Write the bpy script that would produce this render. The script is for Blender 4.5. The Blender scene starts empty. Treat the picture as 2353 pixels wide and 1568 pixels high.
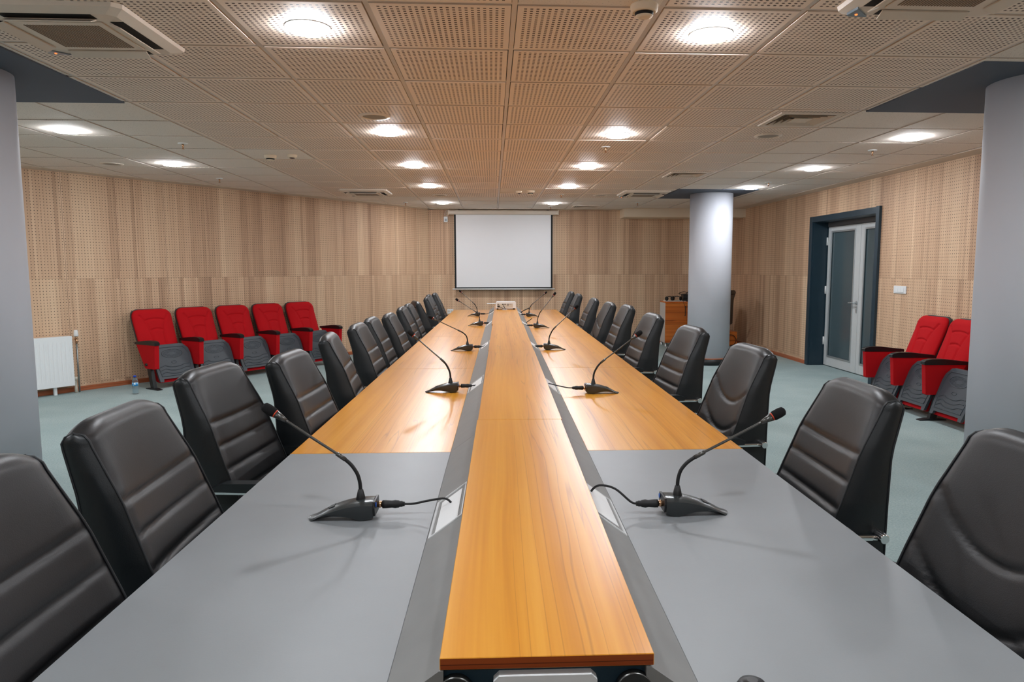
import bpy, bmesh, math, random
from mathutils import Vector, Matrix
PI = math.pi
random.seed(7)
S = bpy.context.scene
COL = S.collection
CE = 2.4436            # ceiling height
TZ = 0.75              # table top height

# ------------------------------------------------------------------ colours
def lin(c):
    c = c / 255.0
    return c / 12.92 if c <= 0.04045 else ((c + 0.055) / 1.055) ** 2.4
def rgb(r, g, b):
    return (lin(r), lin(g), lin(b), 1.0)

# ------------------------------------------------------------------ material helpers
class NB:
    def __init__(self, name):
        m = bpy.data.materials.new(name); m.use_nodes = True
        self.m = m; self.t = m.node_tree; self.n = self.t.nodes; self.l = self.t.links
        self.b = self.n['Principled BSDF']
    def node(self, kind, **kw):
        x = self.n.new(kind)
        for k, v in kw.items(): setattr(x, k, v)
        return x
    def put(self, sock, v):
        if isinstance(v, bpy.types.NodeSocket): self.l.new(v, sock)
        else: sock.default_value = v
    def math(self, op, a, b=None, c=None, clamp=False):
        x = self.node('ShaderNodeMath', operation=op, use_clamp=clamp)
        self.put(x.inputs[0], a)
        if b is not None: self.put(x.inputs[1], b)
        if c is not None: self.put(x.inputs[2], c)
        return x.outputs[0]
    def coord(self, kind='Object'):
        return self.node('ShaderNodeTexCoord').outputs[kind]
    def sep(self, v):
        x = self.node('ShaderNodeSeparateXYZ'); self.l.new(v, x.inputs[0]); return x.outputs
    def comb(self, x, y, z):
        c = self.node('ShaderNodeCombineXYZ')
        for i, v in enumerate((x, y, z)): self.put(c.inputs[i], v)
        return c.outputs[0]
    def mapping(self, v, scale=(1, 1, 1), loc=(0, 0, 0)):
        x = self.node('ShaderNodeMapping'); self.l.new(v, x.inputs[0])
        x.inputs['Scale'].default_value = scale; x.inputs['Location'].default_value = loc
        return x.outputs[0]
    def noise(self, v, scale=5.0, detail=2.0, rough=0.5, dist=0.0):
        x = self.node('ShaderNodeTexNoise'); self.l.new(v, x.inputs['Vector'])
        x.inputs['Scale'].default_value = scale; x.inputs['Detail'].default_value = detail
        x.inputs['Roughness'].default_value = rough; x.inputs['Distortion'].default_value = dist
        return x.outputs['Fac']
    def ramp(self, f, stops):
        x = self.node('ShaderNodeValToRGB'); self.l.new(f, x.inputs[0])
        e = x.color_ramp.elements
        e[0].position, e[0].color = stops[0][0], stops[0][1]
        e[1].position, e[1].color = stops[-1][0], stops[-1][1]
        for p, c in stops[1:-1]:
            q = e.new(p); q.color = c
        return x.outputs['Color']
    def mix(self, f, a, b, mode='MIX'):
        x = self.node('ShaderNodeMix', data_type='RGBA', blend_type=mode)
        self.put(x.inputs[0], f); self.put(x.inputs[6], a); self.put(x.inputs[7], b)
        return x.outputs[2]
    def bump(self, h, strength=0.2, dist=0.01):
        x = self.node('ShaderNodeBump'); x.inputs['Strength'].default_value = strength
        x.inputs['Distance'].default_value = dist
        self.l.new(h, x.inputs['Height']); self.l.new(x.outputs[0], self.b.inputs['Normal'])
    def fin(self, base=None, rough=None, metal=None, spec=None, **kw):
        if base is not None: self.put(self.b.inputs['Base Color'], base)
        if rough is not None: self.put(self.b.inputs['Roughness'], rough)
        if metal is not None: self.b.inputs['Metallic'].default_value = metal
        if spec is not None: self.b.inputs['Specular IOR Level'].default_value = spec
        for k, v in kw.items(): self.put(self.b.inputs[k], v)
        return self.m

def speckle(name, col, rough=0.5, metal=0.0, amount=0.06, scale=60.0, spec=0.5, bump=0.0, bscale=300.0):
    """plain finish with a faint mottled variation"""
    n = NB(name); c = n.coord()
    f = n.noise(c, scale, 3.0)
    a = tuple(max(0, v * (1 - amount)) for v in col[:3]) + (1,)
    b = tuple(min(1, v * (1 + amount)) for v in col[:3]) + (1,)
    base = n.mix(f, a, b)
    if bump:
        n.bump(n.noise(c, bscale, 2.0), bump, 0.002)
    return n.fin(base, rough, metal, spec)

def wood(name, along, c_dark, c_mid, c_light, c_vein, rough=0.25, sc=1.0, coat=0.0, vein=0.9):
    """laminate: streaks running along the chosen axis (0,1,2), with a few dark veins"""
    n = NB(name); c = n.coord()
    wv = n.noise(n.mapping(c, tuple(0.35 if i == along else 2.0 for i in range(3))), 1.6 * sc, 2.0)
    x = n.sep(c)
    off = n.math('MULTIPLY', n.math('SUBTRACT', wv, 0.5), 0.07)
    ax = [x[i] for i in range(3)]
    sh = [ax[i] if i == along else n.math('ADD', ax[i], off) for i in range(3)]
    c2 = n.comb(*sh)
    st = tuple(0.14 if i == along else 16.0 for i in range(3))
    f1 = n.noise(n.mapping(c2, st), 1.0 * sc, 3.0, 0.55)
    st2 = tuple(1.2 if i == along else 130.0 for i in range(3))
    f2 = n.noise(n.mapping(c2, st2), 1.0 * sc, 2.0, 0.5)
    f = n.math('ADD', n.math('MULTIPLY', f1, 0.75), n.math('MULTIPLY', f2, 0.25))
    base = n.ramp(f, [(0.30, c_dark), (0.47, c_mid), (0.66, c_light)])
    st3 = tuple(0.16 if i == along else 42.0 for i in range(3))
    f3 = n.noise(n.mapping(c2, st3, loc=(3.1, 1.7, 0.4)), 1.0 * sc, 1.0, 0.3)
    v = n.math('SUBTRACT', 1.0, n.math('MULTIPLY', n.math('ABSOLUTE', n.math('SUBTRACT', f3, 0.5)), 42.0), clamp=True)
    gate = n.math('GREATER_THAN', n.noise(n.mapping(c, tuple(0.12 if i == along else 4.0 for i in range(3)), loc=(9, 4, 2)), 1.3), 0.43)
    base = n.mix(n.math('MULTIPLY', n.math('MULTIPLY', v, gate), vein), base, c_vein)
    m = n.fin(base, rough, 0.0, 0.5)
    if coat:
        n.b.inputs['Coat Weight'].default_value = coat; n.b.inputs['Coat Roughness'].default_value = 0.08
    return m

M = {}
M['wood'] = wood('table_wood', 1, rgb(192, 122, 30), rgb(208, 138, 38), rgb(221, 156, 56), rgb(140, 80, 20), 0.28, vein=0.45)
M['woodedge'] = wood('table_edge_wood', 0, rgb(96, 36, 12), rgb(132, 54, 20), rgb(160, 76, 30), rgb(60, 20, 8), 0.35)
M['cabwood'] = wood('cabinet_wood', 0, rgb(176, 84, 26), rgb(212, 112, 40), rgb(230, 138, 60), rgb(120, 50, 12), 0.3)
M['basewood'] = wood('baseboard_wood', 0, rgb(140, 72, 40), rgb(176, 98, 60), rgb(196, 118, 76), rgb(104, 52, 28), 0.4, vein=0.4)
M['grey'] = speckle('grey_leather_top', rgb(130, 133, 135), 0.42, 0, 0.05, 9.0, 0.4, 0.05, 240)
M['strip'] = speckle('grey_strip', rgb(132, 132, 130), 0.44, 0, 0.10, 14.0, 0.4, 0.04, 200)
M['leather'] = speckle('black_leather', rgb(24, 24, 26), 0.40, 0, 0.15, 30.0, 0.45, 0.10, 420)
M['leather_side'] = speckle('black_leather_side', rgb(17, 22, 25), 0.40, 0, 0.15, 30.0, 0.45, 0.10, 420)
M['thread'] = speckle('black_thread', rgb(14, 18, 22), 0.55)
M['blackplastic'] = speckle('black_plastic', rgb(16, 17, 19), 0.38)
M['satinblack'] = speckle('satin_black_shell', rgb(52, 56, 57), 0.27, 0.2, 0.05, 40, 0.6)
M['rubber'] = speckle('black_rubber', rgb(12, 12, 13), 0.6)
M['foam'] = speckle('black_foam', rgb(26, 26, 27), 0.95, 0, 0.35, 500.0, 0.2, 0.6, 900)
M['redring'] = speckle('red_ring', rgb(200, 66, 36), 0.4)
M['gunmetal'] = speckle('dark_metal', rgb(92, 92, 90), 0.32, 0.8)
M['chrome'] = speckle('chrome', rgb(214, 214, 214), 0.12, 1.0, 0.02)
M['brass'] = speckle('brass', rgb(206, 164, 130), 0.25, 1.0, 0.03)
M['alu'] = speckle('aluminium', rgb(196, 202, 204), 0.36, 0.75, 0.03, 20)
M['portframe'] = speckle('port_frame_grey', rgb(214, 216, 216), 0.4)
M['alu_matt'] = speckle('painted_aluminium', rgb(205, 208, 208), 0.42, 0.1, 0.03, 20)
M['white'] = speckle('white_plastic', rgb(228, 230, 230), 0.35, 0, 0.02)
M['silver'] = speckle('silver_plastic', rgb(236, 237, 237), 0.4, 0.0, 0.02)
M['radiator'] = speckle('radiator_enamel', rgb(238, 242, 243), 0.3, 0, 0.02)
M['acwhite'] = speckle('aged_white_plastic', rgb(214, 200, 184), 0.45, 0, 0.03, 12)
M['acdark'] = speckle('dark_cavity', rgb(20, 20, 20), 0.8)
M['grille_grey'] = speckle('speaker_grille', rgb(150, 140, 128), 0.7, 0, 0.15, 900)
M['redfab'] = speckle('red_fabric', rgb(180, 5, 17), 0.85, 0, 0.14, 420.0, 0.25, 0.25, 900)
M['seatplastic'] = speckle('grey_seat_plastic', rgb(62, 69, 75), 0.42, 0, 0.06, 30, 0.45, 0.05, 500)
M['darkplastic'] = speckle('dark_shell_plastic', rgb(36, 41, 44), 0.5)
M['blackmetal'] = speckle('black_powder_coat', rgb(18, 22, 24), 0.45)
M['teal'] = speckle('dark_teal_paint', rgb(28, 50, 62), 0.42, 0, 0.05, 8)
M['slabpaint'] = speckle('blue_grey_paint', rgb(78, 86, 98), 0.75, 0, 0.06, 3.0)
M['column'] = speckle('grey_column_paint', rgb(197, 199, 206), 0.7, 0, 0.03, 2.2, 0.2)
M['border'] = speckle('cream_border', rgb(206, 190, 172), 0.7, 0, 0.02, 4)
M['soffit'] = speckle('cream_soffit', rgb(226, 208, 184), 0.75, 0, 0.02, 4)
M['tbar'] = speckle('tee_bar', rgb(206, 194, 184), 0.42, 0, 0.03, 30)
M['gapdark'] = speckle('ceiling_gap', rgb(24, 20, 18), 0.9)
M['screen'] = speckle('screen_cloth', rgb(232, 232, 234), 0.9, 0, 0.008, 3)
M['screenblack'] = speckle('screen_border', rgb(14, 20, 24), 0.8)
M['pipe'] = speckle('steel_pipe', rgb(150, 156, 154), 0.35, 0.8)
M['beige'] = speckle('beige_plastic', rgb(206, 198, 182), 0.5)
M['paper'] = speckle('pale_sheet', rgb(222, 220, 214), 0.6)
M['bluecap'] = speckle('blue_cap', rgb(16, 70, 190), 0.35)
M['blueled'] = speckle('blue_label', rgb(28, 96, 190), 0.35)
M['cabside'] = speckle('pale_grey_panel', rgb(196, 190, 184), 0.45, 0, 0.02)

n = NB('bottle_label'); x = n.sep(n.coord())
f = n.math('GREATER_THAN', n.math('ADD', n.noise(n.coord(), 40, 1.0), n.math('MULTIPLY', x[2], 3.0)), 0.86)
M['blabel'] = n.fin(n.mix(f, rgb(52, 150, 214), rgb(206, 226, 236)), 0.35)
n = NB('clear_plastic')
M['clear'] = n.fin(n.mix(n.noise(n.coord(), 30, 1.0), rgb(214, 234, 246), rgb(226, 242, 250)), 0.05, 0, 0.5, **{'Transmission Weight': 0.9, 'IOR': 1.08})
n = NB('door_glass')
M['glass'] = n.fin(n.mix(n.noise(n.coord(), 1.5, 1.0), rgb(66, 82, 88), rgb(78, 94, 99)), 0.16, 0, 0.6)
n = NB('lamp_diffuser'); lp = n.noise(n.coord(), 4, 0.0)
LAMP = 178.0
n.fin(rgb(255, 255, 255), 0.5)
n.put(n.b.inputs['Emission Color'], n.mix(lp, rgb(242, 247, 255), rgb(246, 250, 255)))
n.b.inputs['Emission Strength'].default_value = LAMP
M['lamp'] = n.m
n = NB('orange_indicator'); n.fin(rgb(255, 120, 60), 0.4)
n.put(n.b.inputs['Emission Color'], n.mix(n.noise(n.coord(), 40, 0.0), rgb(255, 90, 40), rgb(255, 130, 60)))
n.b.inputs['Emission Strength'].default_value = 2.0
M['led'] = n.m

# carpet
n = NB('blue_grey_carpet'); c = n.coord()
f1 = n.noise(c, 420.0, 2.0, 0.8); f2 = n.noise(c, 2.2, 3.0); f3 = n.noise(c, 90.0, 2.0)
f = n.math('ADD', n.math('MULTIPLY', f1, 0.62), n.math('ADD', n.math('MULTIPLY', f2, 0.14), n.math('MULTIPLY', f3, 0.24)))
base = n.ramp(f, [(0.30, rgb(108, 127, 128)), (0.5, rgb(154, 173, 173)), (0.70, rgb(194, 207, 205))])
n.bump(f1, 0.5, 0.004)
M['carpet'] = n.fin(base, 0.95, 0, 0.15)

# perforated wood wall panelling: local x runs along the wall, z up
def wallmat(name, phase):
    n = NB(name); c = n.coord(); x = n.sep(c)
    u, z = x[0], x[2]
    zone = n.math('ADD', n.math('GREATER_THAN', z, 1.27), n.math('GREATER_THAN', z, 0.092))
    vv = n.node('ShaderNodeTexVoronoi', voronoi_dimensions='2D', feature='F1')
    n.l.new(n.comb(n.math('MULTIPLY', u, 11.0), n.math('MULTIPLY', zone, 37.0), 0.0), vv.inputs['Vector'])
    vv.inputs['Scale'].default_value = 1.0
    tone = n.sep(vv.outputs['Color'])[0]
    vw = n.node('ShaderNodeTexVoronoi', voronoi_dimensions='2D', feature='F1')
    n.l.new(n.comb(n.math('MULTIPLY', u, 4.2), n.math('MULTIPLY', zone, 53.0), 0.0), vw.inputs['Vector'])
    vw.inputs['Scale'].default_value = 1.0
    tone2 = n.sep(vw.outputs['Color'])[1]
    g = n.noise(n.comb(n.math('MULTIPLY', u, 55.0), n.math('MULTIPLY', zone, 13.0), n.math('MULTIPLY', z, 1.6)), 1.0, 3.0, 0.6, 0.6)
    f = n.math('ADD', n.math('MULTIPLY', tone, 0.34), n.math('ADD', n.math('MULTIPLY', tone2, 0.26), n.math('MULTIPLY', g, 0.40)))
    base = n.ramp(f, [(0.16, rgb(174, 139, 112)), (0.45, rgb(206, 170, 139)), (0.80, rgb(228, 197, 164))])
    def near(v, pitch, ph, half):
        fr = n.math('FRACT', n.math('ADD', n.math('DIVIDE', n.math('SUBTRACT', v, ph), pitch), 0.5))
        return n.math('LESS_THAN', n.math('MULTIPLY', n.math('ABSOLUTE', n.math('SUBTRACT', fr, 0.5)), pitch), half)
    # round holes on a 32 mm grid
    def cell(v, ph):
        fr = n.math('FRACT', n.math('DIVIDE', n.math('SUBTRACT', v, ph), 0.032))
        return n.math('SUBTRACT', fr, 0.5)
    a, b = cell(u, phase), cell(z, 0.0)
    r2 = n.math('ADD', n.math('MULTIPLY', a, a), n.math('MULTIPLY', b, b))
    hole = n.math('LESS_THAN', r2, 0.0182)
    base = n.mix(hole, base, rgb(46, 34, 28))
    base = n.mix(n.math('MULTIPLY', near(u, 0.576, phase, 0.0022), 0.8), base, rgb(92, 66, 50))
    hs = n.math('MAXIMUM', n.math('LESS_THAN', n.math('ABSOLUTE', n.math('SUBTRACT', z, 1.27)), 0.0016),
                n.math('LESS_THAN', n.math('ABSOLUTE', n.math('SUBTRACT', z, 0.092)), 0.0016))
    base = n.mix(n.math('MULTIPLY', hs, 0.45), base, rgb(110, 82, 62))
    return n.fin(base, 0.55, 0, 0.35)

# ceiling tiles
n = NB('perforated_tile'); c = n.coord(); x = n.sep(c)
def tl(v): return n.math('MULTIPLY', n.math('SUBTRACT', n.math('FRACT', n.math('DIVIDE', v, 0.6)), 0.5), 0.6)
tx, ty = tl(x[0]), tl(x[1])
def hole(v):
    fr = n.math('FRACT', n.math('ADD', n.math('DIVIDE', v, 0.0254), 0.5))
    a = n.math('LESS_THAN', n.math('ABSOLUTE', n.math('SUBTRACT', fr, 0.5)), 0.235)
    b = n.math('LESS_THAN', n.math('ABSOLUTE', v), 0.266)
    return n.math('MULTIPLY', a, b)
h = n.math('MULTIPLY', hole(tx), hole(ty))
pl = n.mix(n.noise(c, 1.3, 3.0), rgb(232, 213, 197), rgb(238, 221, 205))
M['perf'] = n.fin(n.mix(h, pl, rgb(92, 74, 62)), 0.6, 0, 0.4)
n = NB('mineral_tile'); c = n.coord()
sp = n.math('GREATER_THAN', n.noise(c, 130.0, 2.0, 0.7), 0.645)
big = n.math('GREATER_THAN', n.noise(c, 4.0, 2.0), 0.3)
M['mineral'] = n.fin(n.mix(n.math('MULTIPLY', n.math('MULTIPLY', sp, big), 0.6), rgb(228, 217, 206), rgb(120, 108, 96)), 0.85, 0, 0.2)

# ------------------------------------------------------------------ mesh helpers
def box(bm, x0, x1, y0, y1, z0, z1, mi=0, bev=0.0, seg=2):
    t = bmesh.new() if bev else bm
    vs = [t.verts.new(p) for p in ((x0,y0,z0),(x1,y0,z0),(x1,y1,z0),(x0,y1,z0),(x0,y0,z1),(x1,y0,z1),(x1,y1,z1),(x0,y1,z1))]
    for q in ((0,3,2,1),(4,5,6,7),(0,1,5,4),(1,2,6,5),(2,3,7,6),(3,0,4,7)):
        f = t.faces.new([vs[i] for i in q]); f.material_index = mi
    if bev:
        bmesh.ops.bevel(t, geom=list(t.edges), offset=bev, segments=seg, affect='EDGES', profile=0.5)
        join(bm, t, mi)
def join(bm, t, mi=None, mat=None):
    mp = {}
    for v in t.verts: mp[v] = bm.verts.new(mat @ v.co if mat else v.co)
    for f in t.faces:
        try:
            g = bm.faces.new([mp[v] for v in f.verts]); g.material_index = f.material_index if mi is None else mi; g.smooth = f.smooth
        except ValueError: pass
    t.free()
def prism(bm, pts, h0, h1, axis=2, mi=0, bev=0.0, seg=2):
    """extrude a 2D outline along an axis; axis 0: pts are (y,z); 1: (x,z); 2: (x,y)"""
    t = bmesh.new()
    def P(p, h): return {0: (h, p[0], p[1]), 1: (p[0], h, p[1]), 2: (p[0], p[1], h)}[axis]
    a = [t.verts.new(P(p, h0)) for p in pts]; b = [t.verts.new(P(p, h1)) for p in pts]
    t.faces.new(a[::-1]); t.faces.new(b)
    k = len(pts)
    for i in range(k): t.faces.new((a[i], a[(i+1) % k], b[(i+1) % k], b[i]))
    if bev:
        es = [e for e in t.edges if e.calc_face_angle(0) > 0.5]
        bmesh.ops.bevel(t, geom=es, offset=bev, segments=seg, affect='EDGES', profile=0.5)
    bmesh.ops.recalc_face_normals(t, faces=t.faces)
    join(bm, t, mi)
def tube(bm, pts, r, seg=10, mi=0, closed=False, cap=True):
    """round tube along points; r is a number or one radius per point"""
    P = [Vector(p) for p in pts]; k = len(P)
    R = r if isinstance(r, (list, tuple)) else [r] * k
    T = []
    for i in range(k):
        if closed: d = P[(i+1) % k] - P[i-1]
        else: d = P[min(i+1, k-1)] - P[max(i-1, 0)]
        T.append(d.normalized() if d.length > 1e-9 else Vector((0, 0, 1)))
    up = Vector((0, 0, 1)) if abs(T[0].z) < 0.9 else Vector((1, 0, 0))
    nrm = (up - T[0] * up.dot(T[0])).normalized(); rings = []
    for i in range(k):
        nrm = nrm - T[i] * nrm.dot(T[i])
        nrm = nrm.normalized() if nrm.length > 1e-6 else T[i].orthogonal().normalized()
        bi = T[i].cross(nrm)
        rings.append([bm.verts.new(P[i] + (nrm * math.cos(2*PI*j/seg) + bi * math.sin(2*PI*j/seg)) * R[i]) for j in range(seg)])
    for i in range(k if closed else k - 1):
        a, b = rings[i], rings[(i+1) % k]
        for j in range(seg):
            f = bm.faces.new((a[j], a[(j+1) % seg], b[(j+1) % seg], b[j])); f.smooth = True; f.material_index = mi
    if cap and not closed:
        f = bm.faces.new(rings[0][::-1]); f.material_index = mi
        f = bm.faces.new(rings[-1]); f.material_index = mi
def lathe(bm, prof, seg=24, c=(0, 0, 0), mi=0, axis=2, cap=True):
    """prof: list of (radius, height) from bottom to top around an axis through c"""
    rings = []
    for (r, h) in prof:
        ring = []
        for j in range(seg):
            a, b = r * math.cos(2*PI*j/seg), r * math.sin(2*PI*j/seg)
            p = {2: (a, b, h), 0: (h, a, b), 1: (b, h, a)}[axis]
            ring.append(bm.verts.new((c[0]+p[0], c[1]+p[1], c[2]+p[2])))
        rings.append(ring)
    for a, b in zip(rings[:-1], rings[1:]):
        for j in range(seg):
            f = bm.faces.new((a[j], a[(j+1) % seg], b[(j+1) % seg], b[j])); f.smooth = True; f.material_index = mi
    if cap:
        for ring, rev in ((rings[0], True), (rings[-1], False)):
            f = bm.faces.new(ring[::-1] if rev else ring); f.material_index = mi
def grid(bm, fn, nu, nv, mi=0, flip=False, smooth=True):
    V = [[bm.verts.new(fn(i / nu, j / nv)) for j in range(nv + 1)] for i in range(nu + 1)]
    for i in range(nu):
        for j in range(nv):
            q = [V[i][j], V[i+1][j], V[i+1][j+1], V[i][j+1]]
            f = bm.faces.new(q[::-1] if flip else q); f.smooth = smooth; f.material_index = mi
    return V
def smooth_path(pts, n=6, closed=False):
    """Catmull-Rom through points"""
    P = [Vector(p) for p in pts]; out = []; k = len(P)
    rng = range(k if closed else k - 1)
    for i in rng:
        if closed: a, b, c, d = P[i-1], P[i], P[(i+1) % k], P[(i+2) % k]
        else: a, b, c, d = P[max(i-1, 0)], P[i], P[i+1], P[min(i+2, k-1)]
        for s in range(n):
            t = s / n
            out.append(0.5 * ((2*b) + (c-a)*t + (2*a-5*b+4*c-d)*t*t + (3*b-a-3*c+d)*t**3))
    if not closed: out.append(P[-1])
    return out
def obj(name, bm, mats, parent=None, loc=None, rotz=0.0, smooth_angle=None, label=None, normals=False):
    if normals: bmesh.ops.recalc_face_normals(bm, faces=bm.faces)
    me = bpy.data.meshes.new(name); bm.to_mesh(me); bm.free()
    for m in (mats if isinstance(mats, (list, tuple)) else [mats]): me.materials.append(m)
    if smooth_angle is not None:
        for p in me.polygons: p.use_smooth = True
        me.set_sharp_from_angle(angle=math.radians(smooth_angle))
    o = bpy.data.objects.new(name, me); COL.objects.link(o)
    if parent: o.parent = parent
    if loc: o.location = loc
    if rotz: o.rotation_euler = (0, 0, rotz)
    if label: o['label'] = label
    return o
def thing(name, label, cat, loc=(0, 0, 0), rotz=0.0, group=None):
    o = bpy.data.objects.new(name, None); COL.objects.link(o)
    o.empty_display_size = 0.1
    o.location = loc; o.rotation_euler = (0, 0, rotz)
    o['label'] = label; o['category'] = cat
    if group: o['group'] = group
    return o
def tag(o, label, cat, group=None):
    o['label'] = label; o['category'] = cat
    if group: o['group'] = group
    return o
def struct(name, bm, mats, **kw):
    o = obj(name, bm, mats, **kw); o['kind'] = 'structure'; return o
def copy_tree(o, parent=None):
    c = o.copy(); COL.objects.link(c)
    if parent: c.parent = parent
    for ch in list(o.children): copy_tree(ch, c)
    return c
BM = bmesh.new

# ------------------------------------------------------------------ camera
F = 1632.98; YAW, PIT, ROL = 0.05516, -0.10289, -0.00077
cyw, syw, cp, sp_ = math.cos(YAW), math.sin(YAW), math.cos(PIT), math.sin(PIT)
fwd = Vector((syw * cp, cyw * cp, sp_)); rgt = Vector((cyw, -syw, 0)); upv = rgt.cross(fwd)
r2 = rgt * math.cos(ROL) + upv * math.sin(ROL); u2 = -rgt * math.sin(ROL) + upv * math.cos(ROL)
cam = bpy.data.cameras.new('camera'); co = bpy.data.objects.new('camera', cam); COL.objects.link(co)
co.matrix_world = Matrix(((r2.x, u2.x, -fwd.x, 0), (r2.y, u2.y, -fwd.y, 0), (r2.z, u2.z, -fwd.z, 1.38), (0, 0, 0, 1)))
cam.sensor_width = 36.0; cam.lens = F / 2353.0 * 36.0
cam.shift_x = -(1222.31 - 1176.5) / 2353.0; cam.shift_y = (785.75 - 784.0) / 2353.0
cam.clip_start = 0.05
S.camera = co

# ------------------------------------------------------------------ room shell
P0 = Vector((-4.925, 7.926, 0)); WD = Vector((3.715, 5.054, 0)).normalized(); WN = Vector((WD.y, -WD.x, 0))
BY = 13.07; RX = 4.52; FY = -3.4
UL = (BY - P0.y) / WD.y                       # where the slanted wall meets the back wall
CORN = P0 + WD * UL
U0 = -2.6; LB = P0 + WD * U0                  # where it meets the left wall beside the camera
bm = BM(); box(bm, -7.2, 5.4, FY - 0.3, 13.6, -0.08, 0.0)
struct('floor', bm, M['carpet'])
HT = 2.62
th = math.atan2(WD.y, WD.x)
bm = BM(); box(bm, U0, UL + 0.05, 0, 0.1, 0, HT)
struct('wall_left', bm, wallmat('wall_panel_left', 0.338), loc=P0, rotz=th)
bm = BM(); box(bm, -0.1, 0.0, FY, LB.y, 0, HT)
bm2 = BM(); box(bm2, 0, LB.y - FY, 0, 0.1, 0, HT)
bm.free(); struct('wall_side', bm2, wallmat('wall_panel_side', 0.2), loc=(LB.x, FY, 0), rotz=PI / 2)
bm = BM(); box(bm, 0, RX + 0.3 - CORN.x, 0, 0.1, 0, HT)
struct('wall_back', bm, wallmat('wall_panel_back', -0.932 - CORN.x), loc=(CORN.x, BY, 0))
# right wall, local x counts from the back wall towards the camera; door opening cut out
DY0, DY1, DZ = 8.185, 9.875, 2.03
bm = BM(); L = BY - FY
box(bm, 0, BY - DY1, 0, 0.30, 0, HT); box(bm, BY - DY0, L, 0, 0.30, 0, HT); box(bm, BY - DY1, BY - DY0, 0, 0.30, DZ, HT)
struct('wall_right', bm, wallmat('wall_panel_right', BY - 9.51), loc=(RX, BY, 0), rotz=-PI / 2)
bm = BM(); box(bm, LB.x - 0.1, RX + 0.3, FY - 0.1, FY, 0, HT)
struct('wall_front', bm, wallmat('wall_panel_front', 0.1))
# baseboards
def baseboard(name, a, b, out):
    a = Vector(a); b = Vector(b); d = (b - a); L = d.length
    bm = BM(); prism(bm, [(0, 0), (0, 0.045), (0.006, 0.052), (0.014, 0.052), (0.014, 0)], 0, L, axis=0)
    # outline (y,z): y grows into the room
    o = struct(name, bm, M['basewood'], normals=True)
    ang = math.atan2(d.y, d.x); o.location = a; o.rotation_euler = (0, 0, ang)
baseboard('baseboard_left', CORN, P0 + WD * U0, None)
baseboard('baseboard_back', (RX, BY, 0), CORN, None)
baseboard('baseboard_right', (RX, 9.96, 0), (RX, BY, 0), None)
baseboard('baseboard_right.001', (RX, FY, 0), (RX, 8.1, 0), None)

# ceiling: dark plenum plate, tee bars and tegular tiles, all one structure
X0, Y0 = 0.097, 3.592
bm = BM()
box(bm, -7.2, 5.4, FY - 0.3, 13.6, CE + 0.03, CE + 0.10, mi=3)
ILO, IHI, JLO, JHI = -12, 9, -12, 17
for i in range(ILO, IHI + 1):
    x = X0 + 0.6 * i; box(bm, x - 0.011, x + 0.011, FY, 13.5, CE, CE + 0.012, mi=2)
for j in range(JLO, JHI + 1):
    y = Y0 + 0.6 * j; box(bm, X0 + 0.6 * ILO, X0 + 0.6 * IHI, y - 0.011, y + 0.011, CE + 0.0005, CE + 0.0115, mi=2)
VENTS = {(3, 2), (3, 7), (2, 14)}
SOLID = {(-4, 5), (0, -2), (0, 10), (1, -9)}
for i in range(ILO, IHI):
    for j in range(JLO, JHI):
        perf = (-4 <= i <= 3) and (j <= 11) and (i, j) not in SOLID
        x, y = X0 + 0.6 * i, Y0 + 0.6 * j
        drop = 0.003 + random.random() * 0.003
        e1 = 0.0135 + random.random() * 0.0025; e2 = 0.0135 + random.random() * 0.003
        mi = 0 if perf else 1; zb = CE - drop
        if (i, j) in VENTS:
            c0, c1, d0, d1 = x + 0.11, x + 0.49, y + 0.11, y + 0.49
            box(bm, x + e1, c0, y + 0.0135, y + 0.6 - e2, zb, CE + 0.02, mi=mi); box(bm, c1, x + 0.6 - e1, y + 0.0135, y + 0.6 - e2, zb, CE + 0.02, mi=mi)
            box(bm, c0, c1, y + 0.0135, d0, zb, CE + 0.02, mi=mi); box(bm, c0, c1, d1, y + 0.6 - e2, zb, CE + 0.02, mi=mi)
        else: box(bm, x + e1, x + 0.6 - e1, y + 0.0135, y + 0.6 - e2, zb, CE + 0.02, mi=mi)
# shift so that object coordinates count tiles from zero
for v in bm.verts: v.co.x -= X0; v.co.y -= Y0
struct('ceiling', bm, [M['perf'], M['mineral'], M['tbar'], M['gapdark']], loc=(X0, Y0, 0))

# plain border strips where the tiles meet the walls
def border(name, a, b, w):
    a = Vector(a); b = Vector(b); d = b - a; L = d.length
    bm = BM(); box(bm, 0, L, 0, w, CE - 0.009, CE + 0.02)
    o = struct(name, bm, M['border']); o.location = a; o.rotation_euler = (0, 0, math.atan2(d.y, d.x))
border('trim_1', (CORN.x, CORN.y, 0), tuple(P0 + WD * U0), 0.20)
border('trim_2', (RX, BY, 0), tuple(CORN), 0.24)
border('trim_3', (RX, FY, 0), (RX, BY, 0), 0.20)
# dark painted column heads set into the ceiling
def head(name, x0, x1, y0, y1):
    bm = BM(); box(bm, x0, x1, y0, y1, CE - 0.012, CE + 0.03)
    struct(name, bm, M['slabpaint'])
head('trim_4', 2.53, 3.66, 3.645, 4.81); head('trim_5', 2.51, 3.60, 9.56, 10.815); head('trim_6', -3.62, -2.34, 3.62, 4.81)
# cream boxed soffit in the far right corner
bm = BM(); box(bm, 2.335, RX, 12.62, BY, 2.285, CE + 0.005)
struct('trim_7', bm, M['soffit'])

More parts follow.
